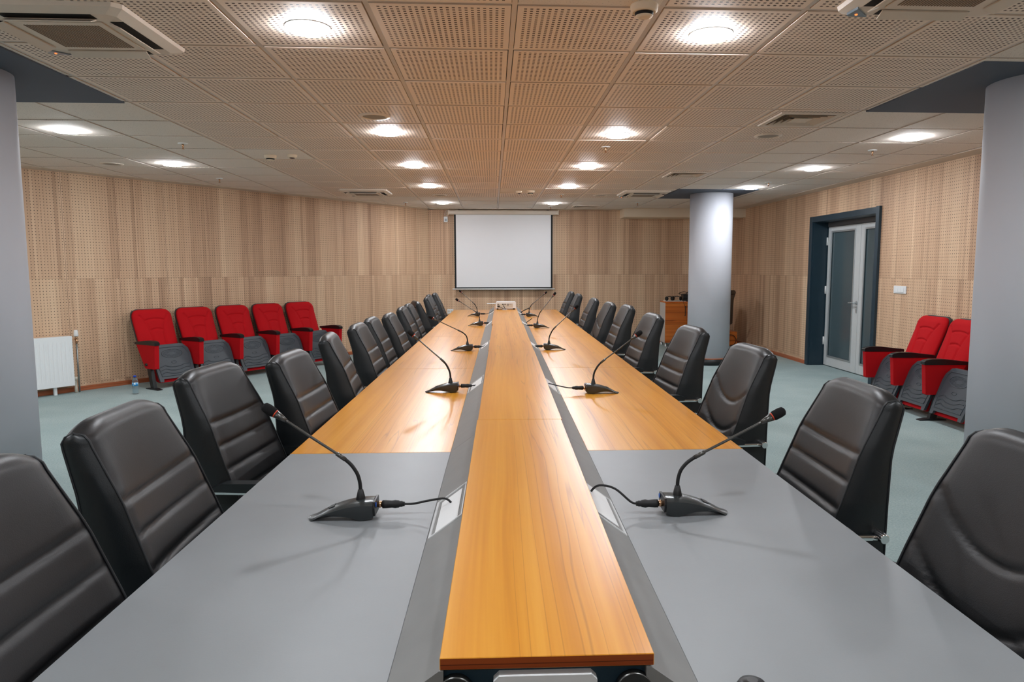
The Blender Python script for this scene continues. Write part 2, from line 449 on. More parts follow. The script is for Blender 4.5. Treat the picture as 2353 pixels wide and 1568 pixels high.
# round columns
def column(name, x, y, label):
    t = thing(name, label, 'column', (x, y, 0), 0, 'round grey columns')
    bm = BM(); lathe(bm, [(0.305, 0), (0.305, 0.088)], 48); obj('plinth_band', bm, M['blackmetal'], t, label='black skirting band')
    bm = BM(); lathe(bm, [(0.306, 0.088), (0.306, 0.098), (0.301, 0.100)], 48); obj('trim_ring', bm, M['basewood'], t, label='thin orange wood ring')
    bm = BM(); lathe(bm, [(0.300, 0.098), (0.300, CE - 0.010)], 64); obj('shaft', bm, M['column'], t)
    for c in t.children: pass
    return t
column('column', 3.135, 10.16, 'round grey column standing in front of the wooden cabinet')
column('column', 3.16, 4.0, 'round grey column at the right edge of the photo beside the red seats')
column('column', -2.885, 4.05, 'round grey column at the left edge of the photo beside the radiator')

# ------------------------------------------------------------------ door in the right wall
bm = BM()      # casing and reveal, local coordinates = world
def casing(bm):
    o = 0.03
    box(bm, RX - o, RX + 0.0, DY1 - 0.005, DY1 + 0.078, 0, DZ + 0.068, bev=0.003)
    box(bm, RX - o - 0.004, RX + 0.0, DY0 - 0.062, DY0 + 0.012, 0, DZ + 0.072, bev=0.003)
    box(bm, RX - o + 0.003, RX + 0.0, DY0 + 0.012, DY1 - 0.005, DZ - 0.012, DZ + 0.066, bev=0.003)
    box(bm, RX - 0.002, RX + 0.235, DY1 - 0.012, DY1, 0, DZ)
    box(bm, RX - 0.002, RX + 0.235, DY0, DY0 + 0.012, 0, DZ)
    box(bm, RX - 0.002, RX + 0.235, DY0, DY1, DZ - 0.012, DZ)
casing(bm)
door = struct('door_1', bm, M['teal'])
XD = RX + 0.20
bm = BM()     # fixed dark surround between reveal and leaves
box(bm, XD, XD + 0.06, DY0 + 0.012, DY1 - 0.012, 1.955, DZ - 0.012)
box(bm, XD + 0.07, XD + 0.09, DY0, DY1, 0, DZ, mi=0)
obj('frame_head', bm, speckle('dark_grey_frame', rgb(86, 84, 84), 0.5), door)
def leaf(ya, yb, hinge_left, wide):
    """one aluminium framed glazed leaf between ya (far) and yb (near)"""
    bm = BM(); st = 0.115
    x0, x1 = XD, XD + 0.05
    box(bm, x0, x1, ya - 0.095, ya, 0.012, 1.95, bev=0.003)
    box(bm, x0, x1, yb, yb + wide, 0.012, 1.95, bev=0.003)
    box(bm, x0, x1, yb + wide, ya - 0.095, 1.892, 1.95, bev=0.003)
    box(bm, x0, x1, yb + wide, ya - 0.095, 0.012, 0.135, bev=0.003)
    o = obj('door_leaf', bm, M['alu_matt'], door)
    bm = BM()   # raised glazing bead
    a, b, c, d = ya - 0.095, yb + wide, 0.135, 1.892
    for q in ((a - 0.022, a, c, d), (b, b + 0.022, c, d)): box(bm, x0 - 0.008, x0 + 0.004, q[0], q[1], q[2], q[3], bev=0.003)
    for q in ((b + 0.02, a - 0.02, c, c + 0.022), (b + 0.02, a - 0.02, d - 0.022, d)): box(bm, x0 - 0.008, x0 + 0.004, q[0], q[1], q[2], q[3], bev=0.003)
    obj('glazing_bead', bm, M['alu'], o)
    bm = BM(); box(bm, x0 + 0.012, x0 + 0.03, yb + wide - 0.01, ya - 0.085, 0.125, 1.902)
    obj('glass_pane', bm, M['glass'], o)
    return o
lf = leaf(9.845, 8.955, True, 0.13)
lf2 = leaf(8.948, DY0 + 0.02, False, 0.09)
for z in (0.30, 1.02, 1.70):
    bm = BM(); lathe(bm, [(0.011, z), (0.011, z + 0.11)], 12, c=(XD - 0.008, 9.852, 0)); obj('hinge', bm, M['white'], lf)
bm = BM(); yh = 8.985
lathe(bm, [(0.024, 0), (0.024, 0.009)], 20, c=(XD - 0.009, yh, 0.93), axis=0)
tube(bm, [(XD - 0.005, yh, 0.93), (XD - 0.05, yh, 0.93)], 0.010)
tube(bm, smooth_path([(XD - 0.05, yh - 0.006, 0.93), (XD - 0.052, yh + 0.04, 0.93), (XD - 0.048, yh + 0.125, 0.926)]), 0.009)
obj('door_handle', bm, M['alu'], lf)
bm = BM(); prism(bm, [(yh - 0.014, 0.80), (yh + 0.014, 0.80), (yh + 0.016, 0.85), (yh + 0.014, 0.885), (yh - 0.014, 0.885), (yh - 0.016, 0.85)], XD - 0.006, XD, axis=0, bev=0.002)
lathe(bm, [(0.008, 0), (0.008, 0.012)], 12, c=(XD - 0.012, yh, 0.85), axis=0)
obj('lock_cylinder', bm, M['alu'], lf)

# light switch and far socket
t = thing('light_switch', 'white three-rocker light switch on the wall to the right of the door', 'light switch', (RX, 7.665, 1.142))
bm = BM(); box(bm, -0.012, 0, -0.12, 0.12, -0.043, 0.043, bev=0.004); obj('switch_plate', bm, M['white'], t)
for k in range(3):
    y = -0.056 + k * 0.056 if True else 0
    bm = BM(); prism(bm, [(-0.012, -0.028), (-0.019, -0.028), (-0.0145, 0.028), (-0.012, 0.028)], y - 0.0265, y + 0.0265, axis=1)
    obj('rocker', bm, M['white'], t, normals=True)
t = thing('wall_socket', 'white double socket low on the back wall, left of the far table end', 'socket', (-0.775, BY, 0.60))
bm = BM(); box(bm, -0.055, 0.055, -0.012, 0, -0.042, 0.042, bev=0.004); obj('socket_plate', bm, M['white'], t)
for s in (-1, 1):
    bm = BM(); lathe(bm, [(0.019, 0), (0.019, 0.003)], 18, c=(s * 0.026, -0.0145, 0), axis=1); obj('socket_face', bm, M['beige'], t)

# ------------------------------------------------------------------ projection screen
t = thing('projection_screen', 'white pull-down projection screen with black border on the back wall', 'projection screen', (0.205, BY - 0.0005, 0))
bm = BM()
prism(bm, [(-0.165, 2.355), (-0.165, 2.405), (-0.150, 2.418), (-0.085, 2.418), (-0.07, 2.405), (-0.07, 2.355), (-0.085, 2.342), (-0.15, 2.342)], -0.985, 0.985, axis=0, bev=0.003)
obj('screen_case', bm, M['acwhite'], t)
for s in (-1, 1):
    bm = BM(); box(bm, s * 0.985 - 0.008, s * 0.985 + 0.008, -0.17, -0.065, 2.336, 2.424, bev=0.003); obj('end_cap', bm, M['acwhite'], t)
    bm = BM(); box(bm, s * 0.8 - 0.02, s * 0.8 + 0.02, -0.09, 0.0, 2.39, 2.43); obj('bracket', bm, M['acdark'], t)
bm = BM(); box(bm, -0.885, 0.885, -0.1185, -0.1165, 1.015, 2.345); obj('black_border', bm, M['screenblack'], t)
bm = BM(); box(bm, -0.855, 0.855, -0.1205, -0.1190, 1.040, 2.340); obj('cloth', bm, M['screen'], t)
bm = BM(); tube(bm, [(-0.925, -0.118, 1.008), (0.925, -0.118, 1.008)], 0.0125, 12); obj('bottom_bar', bm, M['white'], t)
t = thing('motion_detector', 'small white box with a grey window on the wall left of the screen', 'detector', (-0.835, BY, 2.262))
bm = BM(); box(bm, -0.035, 0.035, -0.045, 0, -0.05, 0.05, bev=0.006); obj('case', bm, M['white'], t)
bm = BM(); box(bm, -0.018, 0.020, -0.050, -0.044, -0.035, 0.010, bev=0.003); obj('window', bm, speckle('grey_window', rgb(120, 128, 136), 0.3), t)
for dx, e in ((-0.012, 0.05), (0.014, 0.09)):
    bm = BM(); tube(bm, smooth_path([(dx, -0.02, 0.045), (dx - 0.005, -0.03, 0.10), (dx + 0.02, -0.04, 0.145), (e, -0.06, 0.165)]), 0.003, 6); obj('wire', bm, M['white'], t)

# ------------------------------------------------------------------ ceiling fittings
def downlight(x, y, label, group):
    t = thing('ceiling_light', label, 'ceiling light', (x, y, CE - 0.005), 0, group)
    bm = BM(); lathe(bm, [(0.089, -0.003), (0.097, -0.003), (0.100, 0.0), (0.100, 0.012)], 36, cap=False); lathe(bm, [(0.100, 0.012), (0.085, 0.012), (0.089, -0.003)], 36, cap=False)
    r = obj('trim_ring', bm, M['white'], t)
    bm = BM(); lathe(bm, [(0.030, -0.021), (0.070, -0.0205), (0.081, -0.0185), (0.0870, -0.013), (0.0870, 0.004)], 36); d = obj('diffuser', bm, M['lamp'], t)
    return t
L1 = [(-0.805, 3.304), (-0.805, 5.735), (-0.805, 7.53), (-0.80, 9.345), (-0.797, 11.69)]
R1 = [(0.997, 3.302), (1.0, 5.74), (1.0, 7.52), (0.998, 9.35), (0.992, 11.69)]
pos = ['nearest the camera', 'second from the camera', 'third from the camera', 'fourth from the camera', 'farthest, nearest the screen']
first = downlight(*L1[0], 'round ceiling light left of the table line, ' + pos[0], 'round ceiling lights')
def lights(lst, text, names):
    for (x, y), p in zip(lst, names):
        if (x, y) == L1[0]: continue
        c = copy_tree(first); c.location = (x, y, CE - 0.005); c['label'] = 'round ceiling light ' + text + ', ' + p
lights(L1, 'left of the table line', pos); lights(R1, 'right of the table line', pos)
lights([(-3.25, 5.767), (-3.228, 7.53)], 'on the far left side by the slanted wall', ['nearer of the two', 'farther of the two'])
lights([(3.411, 5.735), (3.42, 7.54), (3.40, 9.336)], 'on the far right side', ['nearest the camera', 'above the door', 'beside the column head'])
lights([(-0.805, 0.9), (1.0, 0.9), (-0.805, -1.5), (1.0, -1.5), (3.41, 2.1), (-3.24, 2.1), (3.41, 0.3), (-3.24, 0.3), (-5.05, 5.75), (-5.05, 3.9)], 'out of view',
       ['left of the table end', 'right of the table end', 'left of the back row', 'right of the back row', 'far right front, added to light the right column', 'far left front, added to light the left column', 'far right back, added to light the right column', 'far left back, added to light the left column', 'beyond the left column, added to brighten the radiator wall', 'nearer one beyond the left column, added to brighten the wall'])  # unseen side lights added to brighten the near columns and left wall
def place(src, x, y, label, z=None):
    c = copy_tree(src); c.location = (x, y, src.location.z if z is None else z); c['label'] = label; return c
# round speakers
t = thing('ceiling_speaker', 'round ceiling speaker left of centre, just in front of the second light', 'speaker', (-0.816, 5.144, CE - 0.005), 0, 'round ceiling speakers')
bm = BM(); lathe(bm, [(0.086, -0.010), (0.106, -0.007), (0.110, 0.0)], 32, cap=False); lathe(bm, [(0.078, -0.004), (0.086, -0.010)], 32, cap=False); obj('rim', bm, M['acwhite'], t)
bm = BM(); lathe(bm, [(0.08, -0.0045), (0.08, 0.0)], 32); obj('grille', bm, M['grille_grey'], t)
place(t, 2.212, 5.72, 'round ceiling speaker right of centre, behind the square air vent')
place(t, -3.837, 7.56, 'round ceiling speaker far left near the slanted wall')
place(t, -0.755, 10.475, 'round ceiling speaker far back, left of the table line')
place(t, 1.576, 10.425, 'round ceiling speaker far back, right of the table line')
# sprinklers
t = thing('sprinkler', 'sprinkler head on the plain tiles at left, nearer one', 'sprinkler', (-2.615, 6.322, CE - 0.006), 0, 'ceiling sprinklers')
bm = BM(); lathe(bm, [(0.036, -0.006), (0.040, 0.0), (0.030, 0.012)], 20); obj('rosette', bm, M['white'], t)
bm = BM(); lathe(bm, [(0.005, -0.045), (0.006, -0.03), (0.009, -0.02), (0.010, -0.005)], 10); obj('head', bm, M['brass'], t)
bm = BM(); lathe(bm, [(0.012, -0.048), (0.012, -0.045)], 12); obj('deflector', bm, M['brass'], t)
for x, y, s in ((-3.203, 8.711, 'sprinkler head on the plain tiles at left, farther one near the wall'), (0.996, 6.311, 'sprinkler head just behind the second light right of the table'),
                (3.429, 6.371, 'sprinkler head on the plain tiles at right, nearest the column'), (3.416, 8.768, 'sprinkler head at right, in front of the far column head'),
                (-1.391, 11.725, 'sprinkler head far back left, above the corner of the walls'), (0.99, 10.3, 'sprinkler head far back between the fourth and last light at right'),
                (2.35, 11.55, 'sprinkler head far back right, in front of the cream soffit'), (1.0, 12.35, 'sprinkler head closest to the screen case')):
    place(t, x, y, s)
# smoke detectors
t = thing('smoke_detector', 'large smoke detector, left one of the pair on the plain tile at left', 'smoke detector', (-2.077, 6.945, CE - 0.006), 0, 'ceiling detectors')
bm = BM(); lathe(bm, [(0.046, -0.028), (0.054, -0.022), (0.056, -0.004), (0.056, 0.008)], 28); obj('base', bm, M['soffit'], t)
bm = BM(); lathe(bm, [(0.036, -0.040), (0.038, -0.028)], 24); obj('sensing_slot', bm, M['acdark'], t)
bm = BM(); lathe(bm, [(0.022, -0.048), (0.034, -0.044), (0.036, -0.039)], 24); obj('cap', bm, M['soffit'], t)
place(t, 0.528, 9.895, 'large smoke detector far back, right one of the pair over the table')
place(t, 0.62, 2.97, 'smoke detector at the top edge of the photo')
t = thing('alarm_beacon', 'flat beacon, right one of the pair on the plain tile at left', 'alarm beacon', (-1.866, 6.909, CE - 0.006), 0, 'ceiling beacons')
bm = BM(); lathe(bm, [(0.030, -0.026), (0.046, -0.016), (0.048, 0.008)], 24); obj('base', bm, M['soffit'], t)
bm = BM(); lathe(bm, [(0.008, -0.034), (0.022, -0.030), (0.026, -0.025)], 20); obj('lens', bm, speckle('dark_red_lens', rgb(60, 14, 18), 0.25), t)
place(t, 0.375, 9.957, 'flat beacon far back, left one of the pair over the table')
# square four-way diffusers
t = thing('air_vent', 'square ceiling air vent nearest the camera at right', 'air vent', (2.197, 5.092, CE - 0.006), 0, 'square air vents')
bm = BM()
def ringsq(bm, a, b, za, zb, mi=0):
    """sloping square ring between half sizes a (outer) and b (inner)"""
    o = [bm.verts.new(p) for p in ((-a,-a,za),(a,-a,za),(a,a,za),(-a,a,za))]
    i = [bm.verts.new(p) for p in ((-b,-b,zb),(b,-b,zb),(b,b,zb),(-b,b,zb))]
    for k in range(4):
        f = bm.faces.new((o[k], o[(k+1) % 4], i[(k+1) % 4], i[k])); f.material_index = mi
ringsq(bm, 0.225, 0.222, 0.0, -0.010); ringsq(bm, 0.222, 0.185, -0.010, -0.008); ringsq(bm, 0.185, 0.185, -0.008, 0.030)
obj('frame', bm, M['acwhite'], t)
for k, (a, b) in enumerate(((0.176, 0.150), (0.140, 0.114), (0.104, 0.078))):
    bm = BM(); ringsq(bm, a, b, -0.010, 0.018); ringsq(bm, b, a, 0.0165, -0.0115); obj('cone_blade', bm, M['acwhite'], t)
bm = BM(); box(bm, -0.066, 0.066, -0.066, 0.066, -0.010, -0.006); obj('centre_plate', bm, M['acwhite'], t)
bm = BM(); box(bm, -0.1845, 0.1845, -0.1845, 0.1845, 0.0285, 0.0305); obj('dark_throat', bm, M['acdark'], t)
place(t, 2.197, 8.092, 'square ceiling air vent at right, second from the camera')
place(t, 1.597, 12.292, 'square ceiling air vent beside the far wall')
# ceiling air conditioner cassettes
t = thing('ceiling_air_conditioner', 'cassette air conditioner at the top left of the photo', 'air conditioner', (-1.805, 3.365, CE - 0.004), 0, 'cassette air conditioners')
bm = BM(); h = 0.325
def chsq(a, c): return [(-a + c, -a), (a - c, -a), (a, -a + c), (a, a - c), (a - c, a), (-a + c, a), (-a, a - c), (-a, -a + c)]
def loft(bm, rings, cap0=True, cap1=True, mi=0):
    V = [[bm.verts.new(p) for p in r] for r in rings]
    for a, b in zip(V[:-1], V[1:]):
        k = len(a)
        for j in range(k):
            f = bm.faces.new((a[j], a[(j+1) % k], b[(j+1) % k], b[j])); f.material_index = mi
    if cap0: bm.faces.new(V[0][::-1])
    if cap1: bm.faces.new(V[-1])
loft(bm, [[(x, y, 0.0) for x, y in chsq(h, 0.03)], [(x, y, -0.018) for x, y in chsq(h - 0.004, 0.03)], [(x, y, -0.034) for x, y in chsq(h - 0.05, 0.03)]])
obj('panel', bm, M['acwhite'], t, normals=True)
bm = BM(); box(bm, -0.185, 0.185, -0.185, 0.185, -0.040, -0.034, bev=0.003)
g = obj('intake_grille', bm, M['acwhite'], t)
bm = BM()
for k in range(26):
    x = -0.15 + 0.3 * k / 25; box(bm, x - 0.0034, x + 0.0034, -0.15, 0.15, -0.0415, -0.040)
obj('grille_slots', bm, speckle('grille_shadow', rgb(120, 98, 80), 0.8), g)
for k in range(4):
    a = k * PI / 2; R4 = Matrix.Rotation(a, 4, 'Z')
    q = bmesh.new(); box(q, -0.185, 0.185, 0.218, 0.272, -0.0345, -0.026)
    bm = BM(); join(bm, q, 0, R4); obj('outlet_slot', bm, M['acdark'], t)
    q = bmesh.new(); prism(q, [(0.212, -0.036), (0.218, -0.037), (0.258, -0.056), (0.255, -0.059), (0.213, -0.041)], -0.178, 0.178, axis=0)
    bm = BM(); join(bm, q, 0, R4); obj('air_flap', bm, M['acwhite'], t)
bm = BM(); prism(bm, [(-0.285, 0.20), (-0.225, 0.262), (-0.205, 0.285), (-0.28, 0.285), (-0.295, 0.27)], -0.040, -0.030, axis=2)
e = obj('signal_panel', bm, speckle('grey_blue_window', rgb(120, 134, 146), 0.25), t, normals=True)
bm = BM(); lathe(bm, [(0.005, -0.0425), (0.006, -0.040)], 10, c=(-0.262, 0.258, 0)); obj('indicator', bm, M['led'], e)
place(t, 1.735, 2.655, 'cassette air conditioner cut by the top right edge of the photo')
place(t, -1.735, 10.08, 'cassette air conditioner far back left, above the slanted wall')
place(t, 2.125, 10.06, 'cassette air conditioner far back right, beside the far column head')

# ------------------------------------------------------------------ conference table
TROT = -0.0122                                  # slight turn of the table against the ceiling grid
TX = 0.06
table = thing('conference_table', 'long conference table with orange wood tops, grey inlays and raised centre board', 'table', (TX, 0, 0), TROT)
def T(x, y, z=0.0):
    """table coordinates to the room"""
    c, s = math.cos(TROT), math.sin(TROT)
    return Vector((TX + c * x - s * y, s * x + c * y, z))
HW, SW = 0.783, 0.2365
YE = [0.30, 2.41, 4.47, 6.58, 8.72, 10.88]
for k in range(5):
    for s in (-1, 1):
        bm = BM(); a, b = (SW, HW) if s > 0 else (-HW, -SW)
        box(bm, a, b, YE[k] + 0.0008, YE[k+1] - 0.0008, TZ - 0.026, TZ, bev=0.0015, seg=1)
        o = obj('tabletop', bm, M['grey'] if k == 0 else M['wood'], table, label='grey leather-look tabletop' if k == 0 else None)
        if k == 0:
            bm = BM(); box(bm, a, b, YE[k+1] - 0.0042, YE[k+1] - 0.0006, TZ - 0.02, TZ + 0.0004); obj('edge_strip', bm, M['wood'], o)
BZ = 0.832
BYS = [0.955, 2.548, 4.765, 7.04, 10.87]; BO = [(0.003, 0.003), (0.006, 0.008), (0.004, -0.004), (-0.004, 0.0)]
for k in range(4):
    o0 = BO[k][0]; y0, y1 = BYS[k] + 0.001, BYS[k+1] - 0.001
    bm = BM(); box(bm, -0.153 + o0, 0.153 + o0, y0, y1, BZ - 0.018, BZ, mi=0)
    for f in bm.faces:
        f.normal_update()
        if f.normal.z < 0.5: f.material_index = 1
    bmesh.ops.bevel(bm, geom=list(bm.edges), offset=0.001, segments=1, affect='EDGES')
    obj('centre_board', bm, [M['wood'], M['woodedge']], table)
for s in (-1, 1):
    for k in range(5):
        bm = BM()
        y0, y1 = (0.955 if k == 0 else YE[k]) + 0.0006, YE[k+1] - 0.0006
        prism(bm, [(s * SW, TZ - 0.02), (s * SW, TZ + 0.0005), (s * 0.151, BZ - 0.019), (s * 0.145, BZ - 0.019), (s * 0.145, TZ - 0.02)], y0, y1, axis=1)
        obj('sloped_strip', bm, M['strip'], table, normals=True, label='dark grey sloped cable strip')
# closing panel at the near end of the raised part and its socket plate
bm = BM(); box(bm, -0.146, 0.146, 0.968, 0.985, 0.70, BZ - 0.0185); obj('end_panel', bm, M['teal'], table, label='dark panel under the board end')
bm = BM(); box(bm, -0.24, 0.24, 0.30, 0.955, TZ - 0.09, TZ - 0.075); obj('channel_floor', bm, M['darkplastic'], table)
bm = BM(); prism(bm, [(-0.066, 0.768), (0.066, 0.768), (0.074, 0.776), (0.074, 0.797), (0.066, 0.805), (-0.066, 0.805), (-0.074, 0.797), (-0.074, 0.776)], 0.952, 0.968, axis=1, bev=0.002)
obj('socket_plate', bm, M['white'], table, label='white rounded socket plate')
for s in (-1, 1):
    bm = BM(); lathe(bm, [(0.026, 0.952), (0.026, 0.966)], 24, c=(s * 0.128, 0, 0.778), axis=1)
    obj('end_cap', bm, M['gunmetal'], table, label='rounded grey end cap')
# pedestals
for y in (0.75, 2.41, 4.47, 6.58, 8.72, 10.5):
    bm = BM(); box(bm, -0.13, 0.13, y - 0.02, y + 0.02, 0.0, TZ - 0.03); box(bm, -0.20, 0.20, y - 0.03, y + 0.03, 0.0, 0.03)
    obj('leg', bm, M['darkplastic'], table)
bm = BM(); box(bm, -0.10, 0.10, 0.80, 10.45, 0.60, 0.70); obj('cable_tray', bm, M['darkplastic'], table)
# cable ports let into the sloped strips
SLX, SLZ = (SW - 0.151), (BZ - 0.019 - TZ)
SLL = math.hypot(SLX, SLZ); SLA = math.atan2(SLZ, SLX)
def port(s, y, L=0.255):
    """s = side, y = middle of the port"""
    hd = thing('cable_port', '', 'x', (0, 0, 0)); del hd['label']; del hd['category']
    hd.parent = table
    # local frame: x up the slope, y along the table, z off the slope
    mx = Matrix.Translation((s * (SW - 0.002), y, TZ + 0.0005)) @ (Matrix.Rotation(PI, 4, 'Z') if s > 0 else Matrix.Identity(4)) @ Matrix.Rotation(-SLA, 4, 'Y')
    hd.matrix_local = mx
    w = SLL - 0.004; h = L / 2
    bm = BM()
    box(bm, 0.004, 0.010, -h, h, 0, 0.0035); box(bm, w - 0.004, w, -h, h, 0, 0.0035)
    box(bm, 0.010, w - 0.004, -h, -h + 0.006, 0, 0.0035); box(bm, 0.010, w - 0.004, h - 0.006, h, 0, 0.0035)
    obj('port_frame', bm, M['portframe'], hd)
    bm = BM(); box(bm, 0.022, w - 0.014, -h + 0.006, h - 0.03, 0.0010, 0.0030, bev=0.0006, seg=1); obj('port_lid', bm, M['silver'], hd)
    bm = BM(); box(bm, 0.010, w - 0.004, -h + 0.006, h - 0.006, -0.0005, 0.0007); obj('port_recess', bm, M['portframe'], hd)
    return hd
PORTL = [1.73, 3.66, 5.52, 7.75, 9.6]; PORTR = [1.73, 3.60, 5.50, 7.70, 9.45]
for y in PORTL: port(-1, y)
for y in PORTR: port(1, y)

# ------------------------------------------------------------------ gooseneck microphones
def mic_base(t):
    # body profile in (x, z); nose towards +x
    bm = BM()
    N = 18
    def top(u):   # u 0 rear .. 1 nose
        return 0.047 * (1 - u ** 2.1) + 0.004
    def bot(u):
        if u < 0.22: return 0.008 * (1 - u / 0.22) ** 2
        return 0.012 * max(0.0, math.sin(PI * (u - 0.22) / 0.78)) ** 0.8 if u < 1 else 0.0
    def hw(u): return 0.036 - 0.010 * u ** 2 + 0.002 * math.sin(PI * u)
    rings = []
    for i in range(N + 1):
        u = i / N; x = -0.078 + 0.156 * u
        w, zt, zb = hw(u), top(u), min(bot(u), top(u) - 0.005)
        cr = []
        for k in range(9):
            a = k / 8 * 2 - 1
            cr.append((x + (0.010 * (1 - a * a) if i == N else 0), a * w, zt - 0.010 * abs(a) ** 3 * (1 - 0.6 * u)))
        mid = zb + (zt - zb) * 0.35
        cr.append((x, w * 0.97, mid)); cr.append((x, w * 0.80, zb)); cr.append((x, 0, zb)); cr.append((x, -w * 0.80, zb)); cr.append((x, -w * 0.97, mid))
        rings.append(cr)
    loft(bm, rings)
    b = obj('mic_base', bm, M['satinblack'], t, smooth_angle=45, normals=True)
    bm = BM()   # rear collar plate that rises above the body
    prism(bm, [(-0.028, 0.012), (0.028, 0.012), (0.034, 0.034), (0.030, 0.049), (-0.030, 0.049), (-0.034, 0.034)], -0.083, -0.0775, axis=0, bev=0.002)
    obj('rear_plate', bm, M['blackplastic'], t)
    bm = BM(); lathe(bm, [(0.006, -0.0855), (0.006, -0.084)], 14, c=(0, 0.022, 0.040), axis=0); obj('blue_lamp', bm, M['blueled'], t, label='small blue lamp')
    bm = BM(); prism(bm, [(0.022, -0.012), (0.036, -0.010), (0.036, 0.010), (0.022, 0.012)], 0.0315, 0.0335, axis=2, bev=0.001)
    for v in bm.verts: v.co.z -= (v.co.x - 0.022) * 0.42 - 0.0010
    obj('push_button', bm, M['blackplastic'], t)
    return b
MB = {}
def mic(x, y, s, dx, dz, label, cable, yaw=0.0):
    """x, y in the room; s = +1 nose to the right, -1 nose to the left; dx,dz: head end relative to the neck foot"""
    t = thing('gooseneck_microphone', label, 'microphone', (x, y, TZ), (0 if s > 0 else PI) + yaw, 'gooseneck microphones on the table')
    if not MB:
        mic_base(t)
        bm = BM(); lathe(bm, [(0.0128, 0.044), (0.012, 0.05), (0.0065, 0.073), (0.0055, 0.074)], 18, c=(-0.043, 0, 0)); obj('neck_socket', bm, M['blackplastic'], t)
        bm = BM(); lathe(bm, [(0.0075, -0.096), (0.0075, -0.078)], 14, c=(0, -0.010, 0.030), axis=0); lathe(bm, [(0.009, -0.091), (0.009, -0.087)], 14, c=(0, -0.010, 0.030), axis=0)
        obj('jack', bm, M['brass'], t)
        bm = BM(); lathe(bm, [(0.0055, -0.152), (0.0065, -0.146), (0.0075, -0.146), (0.0075, -0.139), (0.009, -0.138), (0.0105, -0.128), (0.0092, -0.120), (0.0105, -0.104), (0.0105, -0.096)], 16, c=(0, -0.010, 0.030), axis=0)
        obj('plug', bm, M['rubber'], t)
        MB['src'] = list(t.children)
    else:
        for o in MB['src']:
            c = o.copy(); COL.objects.link(c); c.parent = t
    # gooseneck: short vertical rise, bend, then a straight shaft
    f = Vector((-0.043, 0, 0.07)); e = f + Vector((dx, 0, dz - 0.02))
    p1 = f + Vector((0.002, 0, 0.045)); p2 = f + Vector((dx * 0.20, 0, 0.045 + (dz - 0.065) * 0.26))
    path = smooth_path([f, p1 - Vector((0, 0, 0.02)), p1 + Vector((dx * 0.05, 0, 0.006)), p2, p2 + (e - p2) * 0.5, e], 6)
    k = len(path); d = (path[-1] - path[-3]).normalized()
    bm = BM(); tube(bm, path[:20], 0.0048, 10); obj('flexible_neck', bm, M['rubber'], t)
    bm = BM(); tube(bm, path[19:], 0.0036, 10); tube(bm, [path[18], path[20]], 0.0058, 10); obj('shaft', bm, M['gunmetal'], t)
    bm = BM(); tube(bm, [e - d * 0.004, e + d * 0.006, e + d * 0.026], [0.0045, 0.0065, 0.0105], 14); obj('capsule', bm, M['gunmetal'], t)
    bm = BM(); tube(bm, [e + d * 0.026, e + d * 0.029], 0.0108, 14); obj('light_ring', bm, M['redring'], t)
    bm = BM(); tube(bm, [e + d * 0.0285, e + d * 0.033, e + d * 0.05, e + d * 0.060, e + d * 0.064], [0.0105, 0.0125, 0.0128, 0.0112, 0.006], 16); obj('windscreen', bm, M['foam'], t)
    bm = BM(); tube(bm, smooth_path([(-0.148, -0.010, 0.030)] + cable, 6), 0.0030, 8); obj('cable', bm, M['rubber'], t)
    return t
def micT(yt, s, d, dx, dz, label, cable):
    p = T(s * d, yt); return mic(p.x, p.y, s, dx, dz, label, cable, TROT)
# left row: yt along the table, distance of the base from the table axis
nm = ['first', 'second', 'third', 'fourth', 'fifth']
micT(1.770, -1, 0.462, 0.183, 0.204, 'gooseneck microphone on the near grey tabletop, left side', [(-0.175, -0.008, 0.031), (-0.215, -0.004, 0.040), (-0.255, 0.0, 0.046), (-0.272, 0.004, 0.036)])
micT(3.612, -1, 0.365, 0.163, 0.224, 'second gooseneck microphone from the camera on the left, on orange wood', [(-0.165, -0.006, 0.032), (-0.185, 0, 0.034), (-0.198, 0.004, 0.030)])
micT(5.45, -1, 0.365, 0.237, 0.189, 'third gooseneck microphone from the camera on the left, bent low', [(-0.165, -0.02, 0.032), (-0.182, -0.06, 0.040), (-0.190, -0.085, 0.034)])
micT(7.85, -1, 0.345, 0.207, 0.213, 'fourth gooseneck microphone from the camera on the left', [(-0.165, -0.02, 0.034), (-0.185, -0.05, 0.040), (-0.192, -0.06, 0.036)])
micT(9.45, -1, 0.425, 0.187, 0.250, 'farthest gooseneck microphone on the left, near the projector', [(-0.175, -0.03, 0.030), (-0.225, -0.12, 0.044), (-0.255, -0.20, 0.064)])
micT(1.765, 1, 0.434, 0.217, 0.188, 'gooseneck microphone on the near grey tabletop, right side', [(-0.165, -0.006, 0.034), (-0.205, 0.004, 0.066), (-0.243, 0.02, 0.070), (-0.262, 0.03, 0.052), (-0.256, 0.034, 0.040)])
micT(3.541, 1, 0.446, 0.193, 0.225, 'second gooseneck microphone from the camera on the right, on orange wood', [(-0.175, -0.008, 0.031), (-0.225, 0.004, 0.040), (-0.268, 0.03, 0.046), (-0.285, 0.04, 0.036)])
micT(5.48, 1, 0.351, 0.180, 0.252, 'third gooseneck microphone from the camera on the right, upright', [(-0.165, 0.0, 0.034), (-0.180, 0.02, 0.040), (-0.192, 0.03, 0.036)])
micT(7.51, 1, 0.364, 0.155, 0.277, 'fourth gooseneck microphone from the camera on the right, steepest', [(-0.165, 0.0, 0.034), (-0.185, 0.03, 0.042), (-0.198, 0.05, 0.040)])
micT(9.30, 1, 0.346, 0.184, 0.235, 'farthest gooseneck microphone on the right, near the projector', [(-0.165, 0.0, 0.032), (-0.175, 0.02, 0.036), (-0.185, 0.04, 0.034)])
